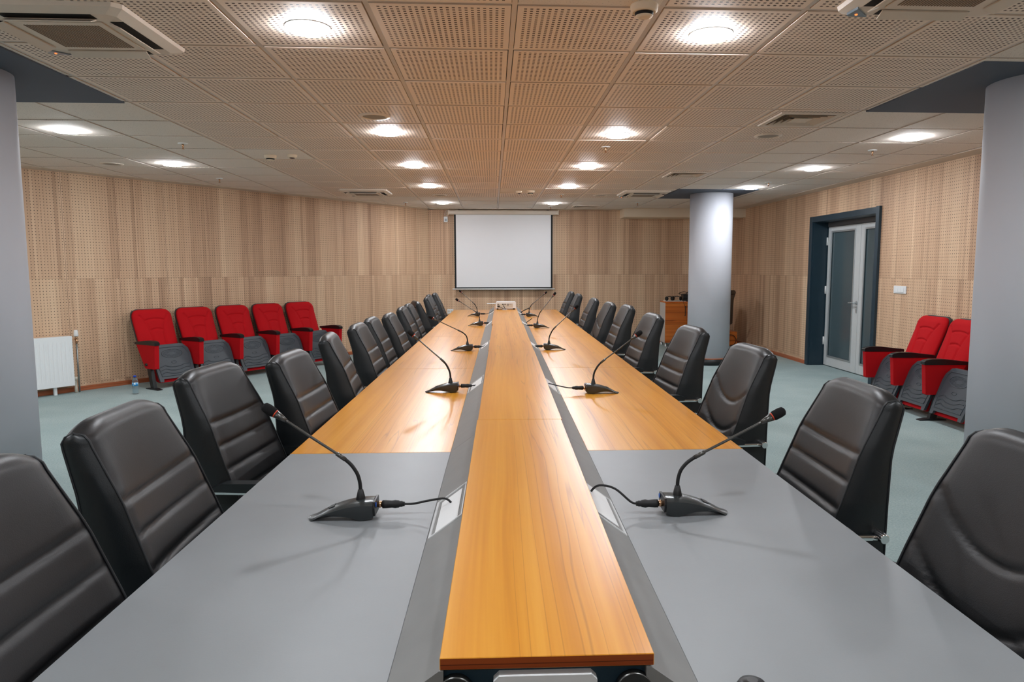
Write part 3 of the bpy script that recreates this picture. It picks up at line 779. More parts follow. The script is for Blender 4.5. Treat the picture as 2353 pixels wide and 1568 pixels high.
# loose leads sticking out of two ports at the far right
p = T(0.205, 9.62, 0)
t = thing('loose_lead', 'short black lead with a bright round end at the far right of the table', 'cable', (p.x, p.y, 0.786))
bm = BM(); tube(bm, smooth_path([(0, 0, 0), (0.03, 0.0, 0.022), (0.12, 0.01, 0.062)]), [0.010] * 3 + [0.006] * 10, 8); obj('lead', bm, M['rubber'], t)
bm = BM(); lathe(bm, [(0.004, -0.014), (0.013, -0.008), (0.014, 0.004), (0.006, 0.012)], 14, c=(0.128, 0.01, 0.068), axis=0); obj('bright_end', bm, M['chrome'], t)
p = T(0.212, 7.86, 0)
t = thing('loose_lead', 'short bent black lead beside the fourth microphone on the right', 'cable', (p.x, p.y, 0.778))
bm = BM(); tube(bm, smooth_path([(0, 0, 0), (0.02, 0, 0.016), (0.068, 0.01, 0.050)]), 0.0042, 8); obj('lead', bm, M['rubber'], t)
# projector
p = T(0.0, 9.62)
t = thing('projector', 'white projector at the far end of the raised board', 'projector', (p.x, p.y, BZ), TROT)
bm = BM(); prism(bm, [(-0.135, 0.018), (0.135, 0.018), (0.135, 0.090), (0.122, 0.104), (-0.122, 0.104), (-0.135, 0.090)], -0.11, 0.11, axis=1, bev=0.006); obj('case', bm, M['white'], t)
bm = BM(); box(bm, -0.118, 0.095, -0.1125, -0.109, 0.026, 0.080); bp = obj('port_panel', bm, M['beige'], t)
bm = BM()
for x0, x1, z0, z1 in ((-0.112, -0.082, 0.030, 0.054), (-0.112, -0.09, 0.068, 0.076), (-0.05, -0.03, 0.066, 0.076), (-0.02, 0.0, 0.068, 0.076), (0.018, 0.038, 0.068, 0.076), (0.02, 0.036, 0.048, 0.056), (0.052, 0.058, 0.068, 0.076), (0.066, 0.072, 0.068, 0.076)):
    box(bm, x0, x1, -0.1145, -0.112, z0, z1)
obj('sockets', bm, M['blackplastic'], bp)
for sx in (-1, 1):
    for sy in (-1, 1):
        bm = BM(); lathe(bm, [(0.012, 0.0), (0.012, 0.019)], 12, c=(sx * 0.11, sy * 0.085, 0)); obj('foot', bm, M['blackplastic'], t)
bm = BM(); tube(bm, smooth_path([(-0.032, -0.112, 0.055), (-0.028, -0.14, 0.046), (-0.012, -0.155, 0.018), (-0.004, -0.165, 0.004)]), 0.0045, 8); tube(bm, smooth_path([(-0.09, -0.112, 0.040), (-0.06, -0.14, 0.03), (-0.02, -0.158, 0.006)]), 0.003, 8); obj('cable', bm, M['rubber'], t)
bm = BM(); box(bm, -0.255, -0.13, -0.02, 0.09, 0.070, 0.078, bev=0.002); obj('side_flap', bm, M['white'], t)
bm = BM(); box(bm, -0.045, 0.022, -0.19, -0.150, 0.0, 0.003, bev=0.001, seg=1); o = obj('cable_outlet', bm, M['silver'], None, loc=(p.x, p.y, BZ), rotz=TROT); tag(o, 'flat silver cable outlet plate in the board in front of the projector', 'cable outlet')
# small dark knob on the grey top at the lower edge of the frame
bm = BM(); lathe(bm, [(0.024, 0.0), (0.024, 0.006), (0.019, 0.014), (0.008, 0.018)], 24); p = (0.384, 0.985, TZ)
o = obj('cable_grommet', bm, M['blackplastic'], None, loc=p); tag(o, 'black round grommet on the near grey tabletop at the lower edge', 'grommet')

# ------------------------------------------------------------------ executive chairs
SEAMS = [0.44, 0.56, 0.648, 0.724, 0.798, 0.872, 1.035]
SMILE = [0.44, 0.60, 0.715, 0.835, 1.035]
ZT = 1.045
def yf(z):       # front of the back cushion, local y (sitter looks to +y)
    pts = [(0.44, -0.175), (0.55, -0.165), (0.66, -0.190), (0.75, -0.225), (0.84, -0.259), (0.93, -0.291), (1.00, -0.315), (1.045, -0.330)]
    for (a, p), (b, q) in zip(pts[:-1], pts[1:]):
        if z <= b: u = (z - a) / (b - a); return p + (q - p) * u
    return pts[-1][1]
def yr(z):
    pts = [(0.44, -0.345), (0.60, -0.346), (0.75, -0.350), (0.90, -0.362), (1.0, -0.376), (1.045, -0.382)]
    for (a, p), (b, q) in zip(pts[:-1], pts[1:]):
        if z <= b: u = (z - a) / (b - a); return p + (q - p) * u
    return pts[-1][1]
def hwid(z):
    pts = [(0.44, 0.203), (0.60, 0.211), (0.75, 0.208), (0.90, 0.195), (1.0, 0.185), (1.045, 0.181)]
    for (a, p), (b, q) in zip(pts[:-1], pts[1:]):
        if z <= b: u = (z - a) / (b - a); return p + (q - p) * u
    return pts[-1][1]
def back_profile():
    """levels as (z, y_front, y_rear, half width); the top closes in a half round"""
    out = []
    zc = ZT - 0.030
    for k in range(101):
        z = 0.44 + (zc - 0.44) * k / 100; out.append((z, yf(z), yr(z), hwid(z)))
    a, b = yf(zc), yr(zc); c, r = (a + b) / 2, (a - b) / 2
    for k in range(1, 9):
        t = k / 8 * PI / 2; out.append((zc + 0.030 * math.sin(t), c + r * math.cos(t), c - r * math.cos(t), hwid(zc) - 0.010 * (1 - math.cos(t))))
    return out
def make_chair(name, smile):
    t = thing(name, 'black leather executive chair', 'chair')
    prof = back_profile(); K = len(prof)
    seams = SMILE if smile else SEAMS
    def puff(u, z):
        zz = z - (0.085 * (u * u - 0.35) + 0.015 * u if smile else 0.012 * (u * u - 0.4))
        zz = min(max(zz, seams[0]), seams[-1] - 1e-6)
        for a, b in zip(seams[:-1], seams[1:]):
            if a <= zz < b:
                s = (zz - a) / (b - a)
                lo = min(1.0, (zz - a) / 0.022); hi = min(1.0, (b - zz) / 0.011) if b < seams[-1] else 1.0
                return 0.008 * math.sin(lo * PI / 2) ** 0.9 * math.sin(hi * PI / 2) ** 0.6 + 0.001 * math.sin(PI * s)
        return 0.0
    NU = 26
    def front_pt(u, k, rear=False):
        z, a, b, w = prof[k]
        edge = max(0.0, (abs(u) - 0.86) / 0.14)
        zz = z - (0.020 * max(0.0, abs(u) - 0.55) ** 2 / 0.2 * max(0.0, (z - 0.9) / 0.145))
        y = (b if rear else a)
        if not rear:
            y += puff(u, z) * (1 - edge ** 2) * min(1, (ZT - z) / 0.03) + 0.022 * u * u * min(1.0, (ZT + 0.02 - z) / 0.2)
        else:
            y += 0.022 * u * u * min(1.0, (ZT + 0.02 - z) / 0.2)
        return Vector((u * w, y, zz))
    KR = K - 15
    bm = BM(); rows = []
    for k in range(K): rows.append([bm.verts.new(front_pt(-1 + 2 * i / NU, k)) for i in range(NU + 1)])
    for k in range(K - 2, KR - 1, -1): rows.append([bm.verts.new(front_pt(-1 + 2 * i / NU, k, True)) for i in range(NU + 1)])
    for r0, r1 in zip(rows[:-1], rows[1:]):
        for i in range(NU):
            f = bm.faces.new((r0[i + 1], r0[i], r1[i], r1[i + 1])); f.smooth = True
    back = obj('backrest', bm, M['leather'], t, normals=True)
    bm = BM()      # side panels and rear
    for s in (-1, 1):
        V = []
        for k in range(K - 1):
            f0, r0 = front_pt(s, k), front_pt(s, k, True)
            row = []
            for j in range(6):
                q = j / 5; p = f0.lerp(r0, q); p.x += s * 0.010 * math.sin(PI * q) ** 0.7
                row.append(bm.verts.new(p))
            V.append(row)
        for k in range(K - 2):
            for j in range(5):
                f = bm.faces.new((V[k][j], V[k][j+1], V[k+1][j+1], V[k+1][j])); f.smooth = True
        if s < 0: left = [V[k][5] for k in range(KR + 1)]
        else: right = [V[k][5] for k in range(KR + 1)]
    for k in range(KR):
        f = bm.faces.new((left[k], left[k+1], right[k+1], right[k]))
    f = bm.faces.new([left[0], right[0]] + [bm.verts.new(front_pt(1 - 2 * i / 4, 0)) for i in range(5)])
    obj('back_shell', bm, M['leather_side'], t, normals=True, smooth_angle=40)
    for s in (-1, 1):
        bm = BM()
        pts = [front_pt(s, k) + Vector((s * 0.0015, 0.002, 0)) for k in range(0, K - 1, 3)] + [front_pt(s, k, True) + Vector((s * 0.0005, 0, 0)) for k in range(K - 2, -1, -3)]
        tube(bm, pts, 0.0026, 6)
        obj('piping', bm, M['thread'], back)
    # seat
    bm = BM()
    def seat_top(u, v):
        x = -0.245 + 0.49 * u; y = -0.23 + 0.50 * v
        a, b = abs(2 * u - 1), abs(2 * v - 1)
        z = 0.475 - 0.05 * max(0, a - 0.7) ** 2 / 0.09 - 0.06 * (max(0, v - 0.7) / 0.3) ** 2
        return Vector((x, y, z))
    V = grid(bm, seat_top, 14, 14)
    W = grid(bm, lambda u, v: Vector((-0.235 + 0.47 * u, -0.22 + 0.47 * v, 0.37)), 14, 14, flip=True)
    for k in range(14):
        for A, B in ((V[k][0], V[k+1][0]), (V[k+1][14], V[k][14]), (V[0][k+1], V[0][k]), (V[14][k], V[14][k+1])): pass
    def rim(Z): return [Z[k][0] for k in range(14)] + [Z[14][k] for k in range(14)] + [Z[14-k][14] for k in range(14)] + [Z[0][14-k] for k in range(14)]
    a, b = rim(V), rim(W)
    for k in range(len(a)):
        f = bm.faces.new((a[k], b[k], b[(k+1) % len(a)], a[(k+1) % len(a)])); f.smooth = True
    obj('seat', bm, M['leather'], t, normals=True)
    # armrests
    for s in (-1, 1):
        x = s * 0.236
        bm = BM(); tube(bm, smooth_path([(x, -0.295, 0.665), (x, -0.10, 0.668), (x, 0.06, 0.666), (x, 0.115, 0.644), (x, 0.125, 0.57), (x - s * 0.01, 0.11, 0.40)]), 0.0075, 8)
        box(bm, x - 0.013, x + 0.013, -0.272, 0.05, 0.662, 0.669)
        arm = obj('armrest', bm, M['chrome'], t)
        bm = BM(); prism(bm, [(-0.215, 0.672), (0.095, 0.668), (0.105, 0.678), (0.09, 0.692), (-0.05, 0.701), (-0.19, 0.699), (-0.22, 0.687)], x - 0.021, x + 0.021, axis=0, bev=0.007)
        obj('arm_pad', bm, M['leather_side'], arm, smooth_angle=50)
        bm = BM(); lathe(bm, [(0.012, s * 0.195), (0.0135, s * 0.202), (0.0135, s * 0.254), (0.0115, s * 0.258)], 18, c=(0, -0.300, 0.668), axis=0)
        obj('arm_bolt', bm, M['chrome'], arm, normals=True)
    bm = BM(); lathe(bm, [(0.028, 0.11), (0.028, 0.24), (0.018, 0.245), (0.018, 0.37)], 18); obj('gas_column', bm, M['blackplastic'], t)
    bm = BM(); lathe(bm, [(0.05, 0.075), (0.055, 0.09), (0.04, 0.125)], 18); obj('base_hub', bm, M['chrome'], t)
    for k in range(5):
        a = 2 * PI * k / 5 + 0.3; d = Vector((math.cos(a), math.sin(a), 0))
        bm = BM(); tube(bm, [d * 0.03 + Vector((0, 0, 0.10)), d * 0.15 + Vector((0, 0, 0.088)), d * 0.25 + Vector((0, 0, 0.07))], [0.022, 0.018, 0.013], 8); lg = obj('leg', bm, M['chrome'], t)
        bm = BM(); w = d.cross(Vector((0, 0, 1)))
        tube(bm, [d * 0.25 - w * 0.022 + Vector((0, 0, 0.028)), d * 0.25 + w * 0.022 + Vector((0, 0, 0.028))], 0.028, 14); obj('caster', bm, M['blackplastic'], lg)
    return t
CH = {False: make_chair('office_chair', False), True: make_chair('office_chair', True)}
used = set()
def chair(x, y, face, turn, label, smile=False, dz=0.0, group='black leather chairs along the table'):
    """x,y of the back top; face: direction the sitter looks, degrees from +y anticlockwise"""
    if smile not in used: c = CH[smile]; used.add(smile)
    else: c = copy_tree(CH[smile])
    a = math.radians(face + turn)
    off = Vector((-math.sin(a), math.cos(a), 0)) * 0.345      # from back top to the middle of the seat
    c.location = (x + off.x, y + off.y, 0); c.rotation_euler = (0, 0, a); c.scale = (1, 1, 1 + dz)
    c['label'] = label; c['group'] = group
    return c
LEFT = [(-0.868, 1.158, 0, 0.012, False), (-0.888, 1.705, 2, 0.008, False), (-0.990, 2.52, -6, 0.0, False), (-0.845, 2.97, -3, -0.005, False), (-0.855, 3.74, 6, 0.0, False),
        (-0.86, 4.56, 0, -0.01, False), (-0.87, 5.14, 0, -0.01, False), (-0.82, 5.68, -1, -0.015, False), (-0.84, 6.64, 0, -0.015, False), (-0.86, 7.32, 0, -0.02, False),
        (-0.85, 7.92, 15, -0.02, False), (-0.83, 9.07, 0, -0.02, False), (-0.88, 9.87, 0, -0.02, False), (-0.85, 10.52, 0, -0.02, False)]
LN = ['black leather chair on the table left side, cut by the left photo edge', 'black leather chair on the table left side, second from the camera', 'black leather chair on the left with chrome arm rod, third from the camera',
      'black leather chair on the left, fourth from the camera, in front of the red seats', 'black leather chair on the left, fifth from the camera, turned to show its side', 'black leather chair on the left, sixth from the camera',
      'black leather chair on the left, seventh from the camera', 'black leather chair on the left, eighth from the camera', 'black leather chair on the left, ninth from the camera', 'black leather chair on the left, tenth from the camera',
      'black leather chair on the left swivelled so its dark back shows', 'black leather chair on the left, third from the far table end', 'black leather chair on the left, second from the far table end', 'black leather chair on the left at the far table end']
for (x, y, tn, dz, sm), lb in zip(LEFT, LN): chair(x, y, -90, tn, lb, sm, dz)
RIGHT = [(1.075, 1.30, -1, 0.0, True), (1.082, 2.01, -2, 0.0, False), (1.12, 3.0, 3, 0.005, True), (1.13, 3.95, 4, 0.01, False), (1.13, 4.95, 2, 0.02, False), (1.13, 5.90, 0, 0.03, False),
         (1.12, 6.75, 1, 0.015, True), (1.12, 7.80, 0, 0.01, False), (1.11, 9.15, 0, 0.01, False), (1.12, 10.10, 0, 0.01, False)]
RN = ['black leather chair with curved seams, cut by the right photo edge', 'black leather chair on the table right side, second from the camera', 'black leather chair with smile-shaped seams on the right, third from the camera',
      'black leather chair on the right in front of the round column', 'black leather chair on the right, in front of the cabinet', 'black leather chair on the right, sixth from the camera',
      'black leather chair with smile-shaped seams on the right, seventh from the camera', 'black leather chair on the right, third from the far table end', 'black leather chair on the right, second from the far table end', 'black leather chair on the right at the far table end']
for (x, y, tn, dz, sm), lb in zip(RIGHT, RN): chair(x, y, 90, tn, lb, sm, dz)
chair(4.03, 11.80, 90, -30, 'black chair mostly hidden behind the far round column', False, -0.03, 'chair behind the column')

# ------------------------------------------------------------------ red fold-up seats
UW = 0.53
def seat_back_y(z):     # reclined pad: front surface
    return 0.010 - (z - 0.42) / 0.475 * 0.185
GROOVES = [  # polylines on the pad in (u -1..1, t 0..1)
    [(-0.72, 0.86), (-0.52, 0.74), (-0.40, 0.60), (-0.33, 0.42), (-0.30, 0.20), (-0.30, 0.0)],
    [(0.72, 0.86), (0.52, 0.74), (0.40, 0.60), (0.33, 0.42), (0.30, 0.20), (0.30, 0.0)],
    [(-0.50, 0.735), (-0.30, 0.765), (0.0, 0.775), (0.30, 0.765), (0.50, 0.735)],
    [(-0.345, 0.50), (-0.2, 0.53), (0.0, 0.54), (0.2, 0.53), (0.345, 0.50)]]
def seg_dist(px, py, ax, ay, bx, by):
    dx, dy = bx - ax, by - ay; q = max(0, min(1, ((px - ax) * dx + (py - ay) * dy) / (dx * dx + dy * dy)))
    return math.hypot(px - ax - q * dx, py - ay - q * dy)
def arm_parts(t, xs):
    a = BM(); prism(a, [(-0.02, 0.515), (0.372, 0.522), (0.352, 0.245), (0.345, 0.238), (0.155, 0.238), (0.145, 0.25)], xs - 0.0265, xs + 0.0265, axis=0, bev=0.006)
    p = obj('arm_panel', a, M['redfab'], t, smooth_angle=40)
    a = BM(); prism(a, [(-0.045, 0.508), (-0.045, 0.534), (0.06, 0.546), (0.20, 0.562), (0.31, 0.563), (0.365, 0.552), (0.382, 0.538), (0.380, 0.512)], xs - 0.030, xs + 0.030, axis=0, bev=0.006)
    obj('armrest_cap', a, M['blackplastic'], p, smooth_angle=40)
    a = BM(); prism(a, [(0.175, 0.245), (0.245, 0.245), (0.300, 0.012), (0.235, 0.012)], xs - 0.020, xs + 0.020, axis=0, bev=0.003); obj('leg', a, M['blackmetal'], t)
    a = BM(); prism(a, [(0.145, 0.0), (0.145, 0.008), (0.22, 0.020), (0.32, 0.018), (0.395, 0.006), (0.395, 0.0)], xs - 0.030, xs + 0.030, axis=0, bev=0.002); obj('foot', a, M['blackmetal'], t)
    a = BM(); lathe(a, [(0.016, -0.044), (0.016, 0.044)], 14, c=(xs, 0.19, 0.285), axis=0); obj('pivot_bolt', a, M['blackplastic'], t)
def make_red(end):
    t = thing('folding_seat', 'red fold-up seat', 'seat')
    NU, NV = 44, 64
    H0, H1 = 0.40, 0.895
    def padpt(u, v):
        a = 2 * u - 1
        z = H0 + (H1 - H0) * v
        w = 0.226 + 0.012 * v
        # rounded upper corners
        if v > 0.76:
            q = (v - 0.76) / 0.24; w *= 0.62 + 0.38 * math.sqrt(max(0, 1 - q ** 2.6))
        y = seat_back_y(z)
        e = max(abs(a) ** 6, (max(0, v - 0.9) / 0.1) ** 3 if v > 0.9 else 0)
        y -= 0.035 * min(1, e)
        d = 9.0
        for pl in GROOVES:
            for (ax, ay), (bx, by) in zip(pl[:-1], pl[1:]):
                d = min(d, seg_dist(a * 0.215, v * 0.5, ax * 0.215, ay * 0.5, bx * 0.215, by * 0.5))
        y -= 0.014 * math.exp(-(d / 0.008) ** 2)
        y += 0.010 * math.sin(PI * v) * (1 - a * a) + 0.010 * (1 - min(1, abs(v - 0.9) / 0.2))
        return Vector((a * w, y, z))
    bm = BM(); V = grid(bm, padpt, NU, NV)
    # close the pad to a back face
    rim = [V[i][0] for i in range(NU)] + [V[NU][j] for j in range(NV)] + [V[NU - i][NV] for i in range(NU)] + [V[0][NV - j] for j in range(NV)]
    bk = [bm.verts.new(v.co + Vector((0, -0.034, -0.004))) for v in rim]
    for k in range(len(rim)):
        f = bm.faces.new((rim[k], rim[(k+1) % len(rim)], bk[(k+1) % len(rim)], bk[k])); f.smooth = True
    bm.faces.new(bk)
    obj('seat_back', bm, M['redfab'], t, normals=True)
    bm = BM()   # dark shell behind
    def shell(off, grow):
        out = []
        for v in rimco: out.append((v.x * grow, v.y + off, v.z + 0.004 if v.z > 0.6 else v.z))
        return out
    rimco = [padpt(i / 12, 0) for i in range(12)] + [padpt(1, j / 24) for j in range(24)] + [padpt(1 - i / 12, 1) for i in range(12)] + [padpt(0, 1 - j / 24) for j in range(24)]
    loft(bm, [shell(-0.030, 1.02), shell(-0.058, 1.0)])
    obj('back_shell', bm, M['darkplastic'], t, normals=True, smooth_angle=40)
    # folded seat pan: grey plastic underside facing out
    def PP(x, v, off=0.0):      # point on the pan, v 0 bottom .. 1 top
        return Vector((x * 1.05, 0.325 - 0.155 * v + off, 0.080 + 0.415 * v))
    out = [(-0.205, 0.0), (-0.165, 0.0), (-0.160, 0.07), (0.160, 0.07), (0.165, 0.0), (0.205, 0.0), (0.214, 0.30), (0.214, 0.72), (0.200, 0.86), (0.150, 0.985), (0.120, 1.0), (-0.120, 1.0), (-0.150, 0.985), (-0.200, 0.86), (-0.214, 0.72), (-0.214, 0.30)]
    bm = BM(); loft(bm, [[PP(x, v, -0.026) for x, v in out], [PP(x, v, 0.0) for x, v in out]])
    inn = [(-0.172, 0.14), (0.172, 0.14), (0.182, 0.34), (0.182, 0.70), (0.166, 0.84), (0.134, 0.92), (-0.134, 0.92), (-0.166, 0.84), (-0.182, 0.70), (-0.182, 0.34)]
    tube(bm, [PP(x, v, 0.001) for x, v in inn], 0.0045, 6, closed=True)
    def ell(cx, cv, rx, rv, r, off=0.001):
        tube(bm, [PP(cx + rx * math.cos(2*PI*k/28), cv + rv * math.sin(2*PI*k/28), off) for k in range(28)], r, 6, closed=True)
    ell(0, 0.745, 0.118, 0.118, 0.0036); ell(0, 0.505, 0.030, 0.030, 0.003)
    for i in range(-8, 9):
        for j in range(-4, 5):
            x, v = i * 0.0135 + (j % 2) * 0.006, 0.745 + j * 0.024
            q = (x / 0.105) ** 2 + ((v - 0.745) / 0.10) ** 2
            q2 = (x / 0.045) ** 2 + ((v - 0.745) / 0.035) ** 2
            if q < 1 and q2 > 1:
                c = PP(x, v, 0.0); lathe(bm, [(0.0042, 0.0), (0.003, 0.0025)], 6, c=tuple(c), axis=1)
    for v0 in (0.415, 0.325, 0.235):
        tube(bm, [PP(x, v0 + dv, 0.001) for x, dv in ((-0.165, 0.015), (-0.115, 0.018), (-0.06, -0.03), (0.0, -0.042), (0.06, -0.03), (0.115, 0.018), (0.165, -0.03))], 0.0042, 6)
    obj('seat_pan', bm, M['seatplastic'], t, normals=True, smooth_angle=35)
    bm = BM()
    prism(bm, [(0.290, 0.068), (0.140, 0.475), (0.050, 0.455), (0.110, 0.22), (0.215, 0.080)], -0.207, 0.207, axis=0, bev=0.012)
    obj('seat_cushion', bm, M['redfab'], t, smooth_angle=40)
    arm_parts(t, UW / 2)
    if end: arm_parts(t, -UW / 2)
    return t
RED, RED_END = make_red(False), make_red(True)
angL = math.atan2(-WN.x, WN.y)
lab = ['red fold-up seat of the left row nearest the water bottle', 'second red fold-up seat from the water bottle, left row', 'middle red fold-up seat of the left row of five', 'fourth red fold-up seat from the water bottle, left row', 'red fold-up seat at the far end of the left row']
for k in range(5):
    src = RED_END if k == 4 else RED
    c = src if k in (0, 4) else copy_tree(RED)
    u = 0.90 + 0.543 * (k + 0.5); q = P0 + WD * u + WN * 0.355
    c.location = (q.x, q.y, 0); c.rotation_euler = (0, 0, angL); c['label'] = lab[k]; c['group'] = 'red fold-up seats along the slanted wall'
lab = ['bright red fold-up seat nearest the door, right row', 'second bright red fold-up seat from the door, right row', 'bright red fold-up seat half hidden by the right column']
for k in range(3):
    c = copy_tree(RED)
    c.location = (RX - 0.26, 7.20 - 0.518 * (k + 0.5), 0); c.rotation_euler = (0, 0, PI / 2); c['label'] = lab[k]; c['group'] = 'red fold-up seats along the right wall'

# ------------------------------------------------------------------ radiator, bottle
def wallpt(u, nn, z=0.0):
    q = P0 + WD * u + WN * nn; return (q.x, q.y, z)
t = thing('radiator', 'white panel radiator on the slanted wall beside the left column', 'radiator', wallpt(0.29, 0.0), th + PI)
# local x: from the right end towards the left, y into the room
t.rotation_euler = (0, 0, th + PI)
bm = BM(); RL = 1.3
def rad_face(u, v):
    x = RL * u; z = 0.09 + 0.545 * v
    y = 0.135
    if 0.10 < v < 0.90 and 0.02 < x < RL - 0.02:
        fr = (x - 0.02) / 0.042; fr -= math.floor(fr)
        y -= 0.006 * (1 - math.exp(-((fr - 0.5) / 0.33) ** 6)) * min(1, (0.40 - abs(v - 0.5)) / 0.04)
    return Vector((x, y, z))
grid(bm, rad_face, 400, 30, smooth=True)
box(bm, 0, RL, 0.055, 0.128, 0.09, 0.635)
obj('front_panel', bm, M['radiator'], t, normals=False)
bm = BM(); box(bm, -0.003, 0.004, 0.05, 0.136, 0.088, 0.638); box(bm, 0, RL, 0.05, 0.134, 0.632, 0.640); obj('casing', bm, M['radiator'], t)
for x in (0.165, 1.05):
    bm = BM(); box(bm, x, x + 0.03, 0.07, 0.10, 0.0, 0.09); obj('foot', bm, M['radiator'], t)
bm = BM(); tube(bm, [(0.0, 0.09, 0.60), (-0.072, 0.09, 0.60)], 0.009); tube(bm, [(-0.066, 0.09, 0.60), (-0.066, 0.09, 0.55)], 0.011); tube(bm, [(-0.066, 0.09, 0.60), (-0.066, 0.09, 0.63)], 0.012); obj('valve_body', bm, M['brass'], t)
bm = BM(); lathe(bm, [(0.022, 0.63), (0.024, 0.64), (0.0195, 0.695), (0.014, 0.70)], 18, c=(-0.066, 0.09, 0)); obj('thermostat_head', bm, M['white'], t)
bm = BM(); tube(bm, [(-0.066, 0.09, 0.0), (-0.066, 0.09, 0.555)], 0.009); obj('riser_pipe', bm, M['pipe'], t)
bm = BM(); tube(bm, [(-0.004, 0.09, 0.125), (-0.035, 0.09, 0.125)], 0.010); lathe(bm, [(0.016, 0.0), (0.016, 0.06), (0.011, 0.065), (0.011, 0.14), (0.021, 0.145), (0.022, 0.175), (0.012, 0.18)], 16, c=(-0.032, 0.09, 0)); obj('return_valve', bm, M['beige'], t)
t = thing('water_bottle', 'small clear water bottle with a blue cap on the carpet by the red seats', 'bottle', wallpt(0.635, 0.74))
bm = BM(); lathe(bm, [(0.024, 0.0), (0.030, 0.004), (0.0305, 0.02), (0.029, 0.03), (0.0305, 0.04), (0.029, 0.052), (0.0305, 0.064), (0.029, 0.076), (0.0305, 0.088), (0.030, 0.135), (0.0285, 0.150), (0.021, 0.170), (0.0125, 0.183), (0.0125, 0.192)], 28); obj('body', bm, M['clear'], t)
bm = BM(); lathe(bm, [(0.0312, 0.092), (0.0312, 0.130)], 28); obj('label_band', bm, M['blabel'], t, label='blue and white paper band')
bm = BM(); lathe(bm, [(0.0148, 0.188), (0.0148, 0.202), (0.0135, 0.205)], 18); obj('cap', bm, M['bluecap'], t)

# ------------------------------------------------------------------ cabinet and what stands on it
CX0, CX1, CY0, CY1, CZ0, CZ1 = 3.03, 4.19, 12.355, 12.74, 0.07, 0.775
t = thing('cabinet', 'orange wood cabinet with pale sides behind the far column', 'cabinet', (CX0, CY0, 0))
W_, D_ = CX1 - CX0, CY1 - CY0
bm = BM(); box(bm, 0, 0.018, 0.0, D_, CZ0, CZ1); box(bm, W_ - 0.018, W_, 0.0, D_, CZ0, CZ1); box(bm, 0.018, W_ - 0.018, D_ - 0.01, D_, CZ0, CZ1); box(bm, 0.018, W_ - 0.018, 0.004, D_ - 0.01, CZ0, CZ0 + 0.018)
obj('body', bm, M['cabside'], t, label='pale grey carcass')
bm = BM(); box(bm, -0.004, W_ + 0.004, -0.004, D_, CZ1, CZ1 + 0.022, bev=0.002); obj('top', bm, M['cabwood'], t)
for k in range(3):
    a = 0.004 + k * (W_ - 0.008) / 3; b = a + (W_ - 0.008) / 3 - 0.004
    bm = BM(); box(bm, a, b, -0.019, -0.001, CZ0 + 0.002, CZ1 - 0.003, bev=0.0015); d = obj('door', bm, M['cabwood'], t)
    xh = b - 0.035 if k != 1 else a + 0.035
    bm = BM(); tube(bm, smooth_path([(xh, -0.020, 0.71), (xh, -0.042, 0.705), (xh, -0.045, 0.62), (xh, -0.042, 0.555), (xh, -0.020, 0.55)]), 0.006, 8); obj('handle', bm, M['blackplastic'], d)
for x in (0.03, W_ - 0.03):
    for y in (0.03, D_ - 0.04):
        bm = BM(); lathe(bm, [(0.022, 0.0), (0.020, 0.005), (0.020, CZ0)], 14, c=(x, y, 0)); obj('foot', bm, M['alu'], t)
TOPZ = CZ1 + 0.022
bm = BM(); box(bm, 0, 0.36, 0, 0.22, 0, 0.012, bev=0.002); o = obj('tray', bm, M['paper'], None, loc=(3.05, 12.37, TOPZ)); tag(o, 'thin white tray on the left end of the cabinet', 'tray')
def headset(x, y, lay, label):
    t = thing('headphones', label, 'headphones', (x, y, TOPZ + 0.012), lay, 'headphones on the cabinet')
    bm = BM(); tube(bm, [(0.07 * math.cos(a), 0.015, 0.036 + 0.07 * math.sin(a) * 0.55) for a in [PI * k / 14 for k in range(15)]], 0.007, 8); obj('headband', bm, M['blackplastic'], t)
    for s in (-1, 1):
        bm = BM(); lathe(bm, [(0.030, -0.015), (0.038, -0.007), (0.038, 0.009), (0.024, 0.016)], 18, c=(s * 0.066, 0.01, 0.038), axis=0); obj('ear_cup', bm, M['rubber'], t)
headset(3.135, 12.45, 0.5, 'black headphones at the left end of the cabinet tray')
headset(3.27, 12.49, -0.6, 'black headphones in the middle of the cabinet tray')
t = thing('audio_box', 'black box with a thick looped lead on the cabinet beside the column', 'device', (3.47, 12.56, TOPZ))
bm = BM(); box(bm, -0.085, 0.085, -0.08, 0.08, 0.0, 0.115, bev=0.006); obj('case', bm, M['blackplastic'], t)
bm = BM(); box(bm, -0.10, 0.10, -0.09, 0.09, 0.115, 0.126, bev=0.003); obj('lid', bm, M['gunmetal'], t)
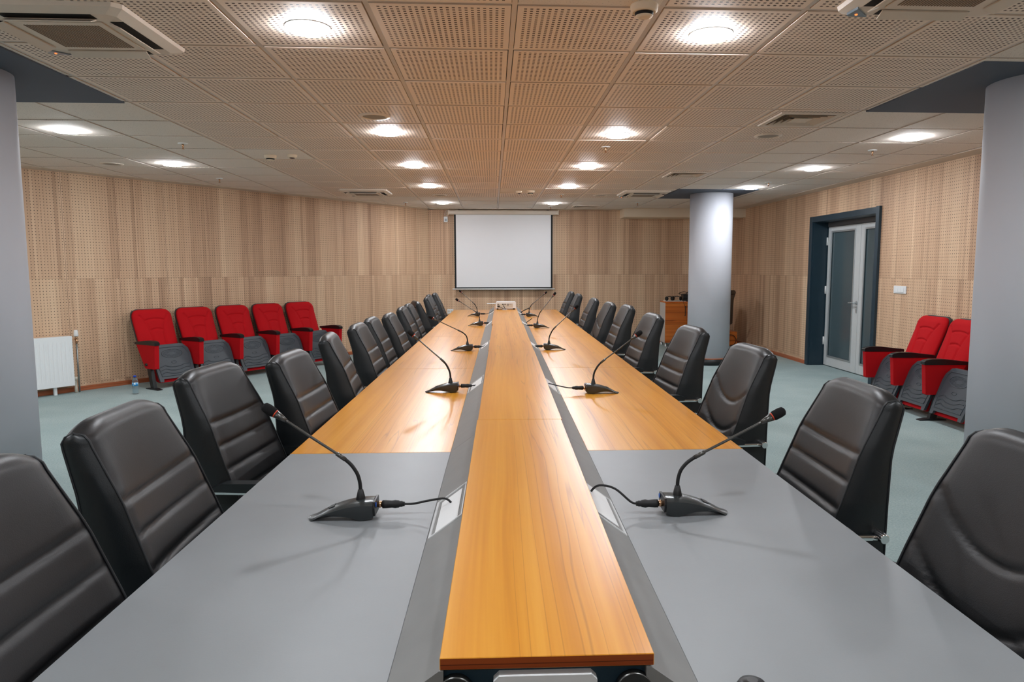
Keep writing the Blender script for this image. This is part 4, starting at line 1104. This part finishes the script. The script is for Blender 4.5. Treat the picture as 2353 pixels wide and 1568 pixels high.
bm = BM(); tube(bm, smooth_path([(0.05, 0, 0.13), (-0.05, -0.02, 0.165), (-0.13, -0.03, 0.150), (-0.15, -0.02, 0.128), (-0.09, 0.0, 0.124), (0.0, 0.02, 0.135), (0.04, 0.02, 0.19), (0.10, 0.02, 0.20)]), 0.006, 8); obj('lead', bm, M['rubber'], t)
t = thing('adapter', 'black power adapter with a hanging cord on the cabinet front edge', 'adapter', (3.40, 12.405, TOPZ))
bm = BM(); box(bm, -0.055, 0.055, -0.03, 0.03, 0.0, 0.036, bev=0.005); obj('case', bm, M['blackplastic'], t)
bm = BM(); tube(bm, smooth_path([(-0.02, -0.028, 0.02), (-0.05, -0.075, 0.01), (-0.06, -0.106, -0.02), (-0.02, -0.112, -0.085), (0.03, -0.112, -0.075), (0.055, -0.106, 0.0), (0.045, -0.06, 0.012), (0.03, -0.028, 0.02)]), 0.0028, 6); obj('cord', bm, M['rubber'], t)
bm = BM(); box(bm, 0, 0.145, 0, 0.34, 0.0, 0.255, bev=0.003); o = obj('wooden_box', bm, M['cabwood'], None, loc=(4.205, 12.40, 0.0)); tag(o, 'low orange wood box on the floor right of the cabinet, behind the column', 'box')
bm = BM(); tube(bm, smooth_path([(0, 0, 0.012), (0.06, -0.02, 0.03), (0.10, -0.02, 0.11), (0.05, -0.01, 0.19), (-0.03, 0, 0.20)]), 0.006, 8); o = obj('power_cord', bm, M['rubber'], None, loc=(4.22, 12.375, 0.0)); tag(o, 'black cord looping in front of the low wood box behind the column', 'cable')

# ------------------------------------------------------------------ world and view
w = bpy.data.worlds.new('room_air'); S.world = w; w.use_nodes = True
w.node_tree.nodes['Background'].inputs[0].default_value = (0.05, 0.05, 0.05, 1); w.node_tree.nodes['Background'].inputs[1].default_value = 0.2
S.view_settings.view_transform = 'Standard'; S.view_settings.look = 'None'
S.view_settings.gamma = 1.0; S.view_settings.use_curve_mapping = False
S.view_settings.exposure = 0.2
S.cycles.use_denoising = True
S.cycles.max_bounces = 8; S.cycles.diffuse_bounces = 5; S.cycles.glossy_bounces = 4; S.cycles.transmission_bounces = 6
S.cycles.sample_clamp_indirect = 6.0
S.cycles.caustics_reflective = False; S.cycles.caustics_refractive = False
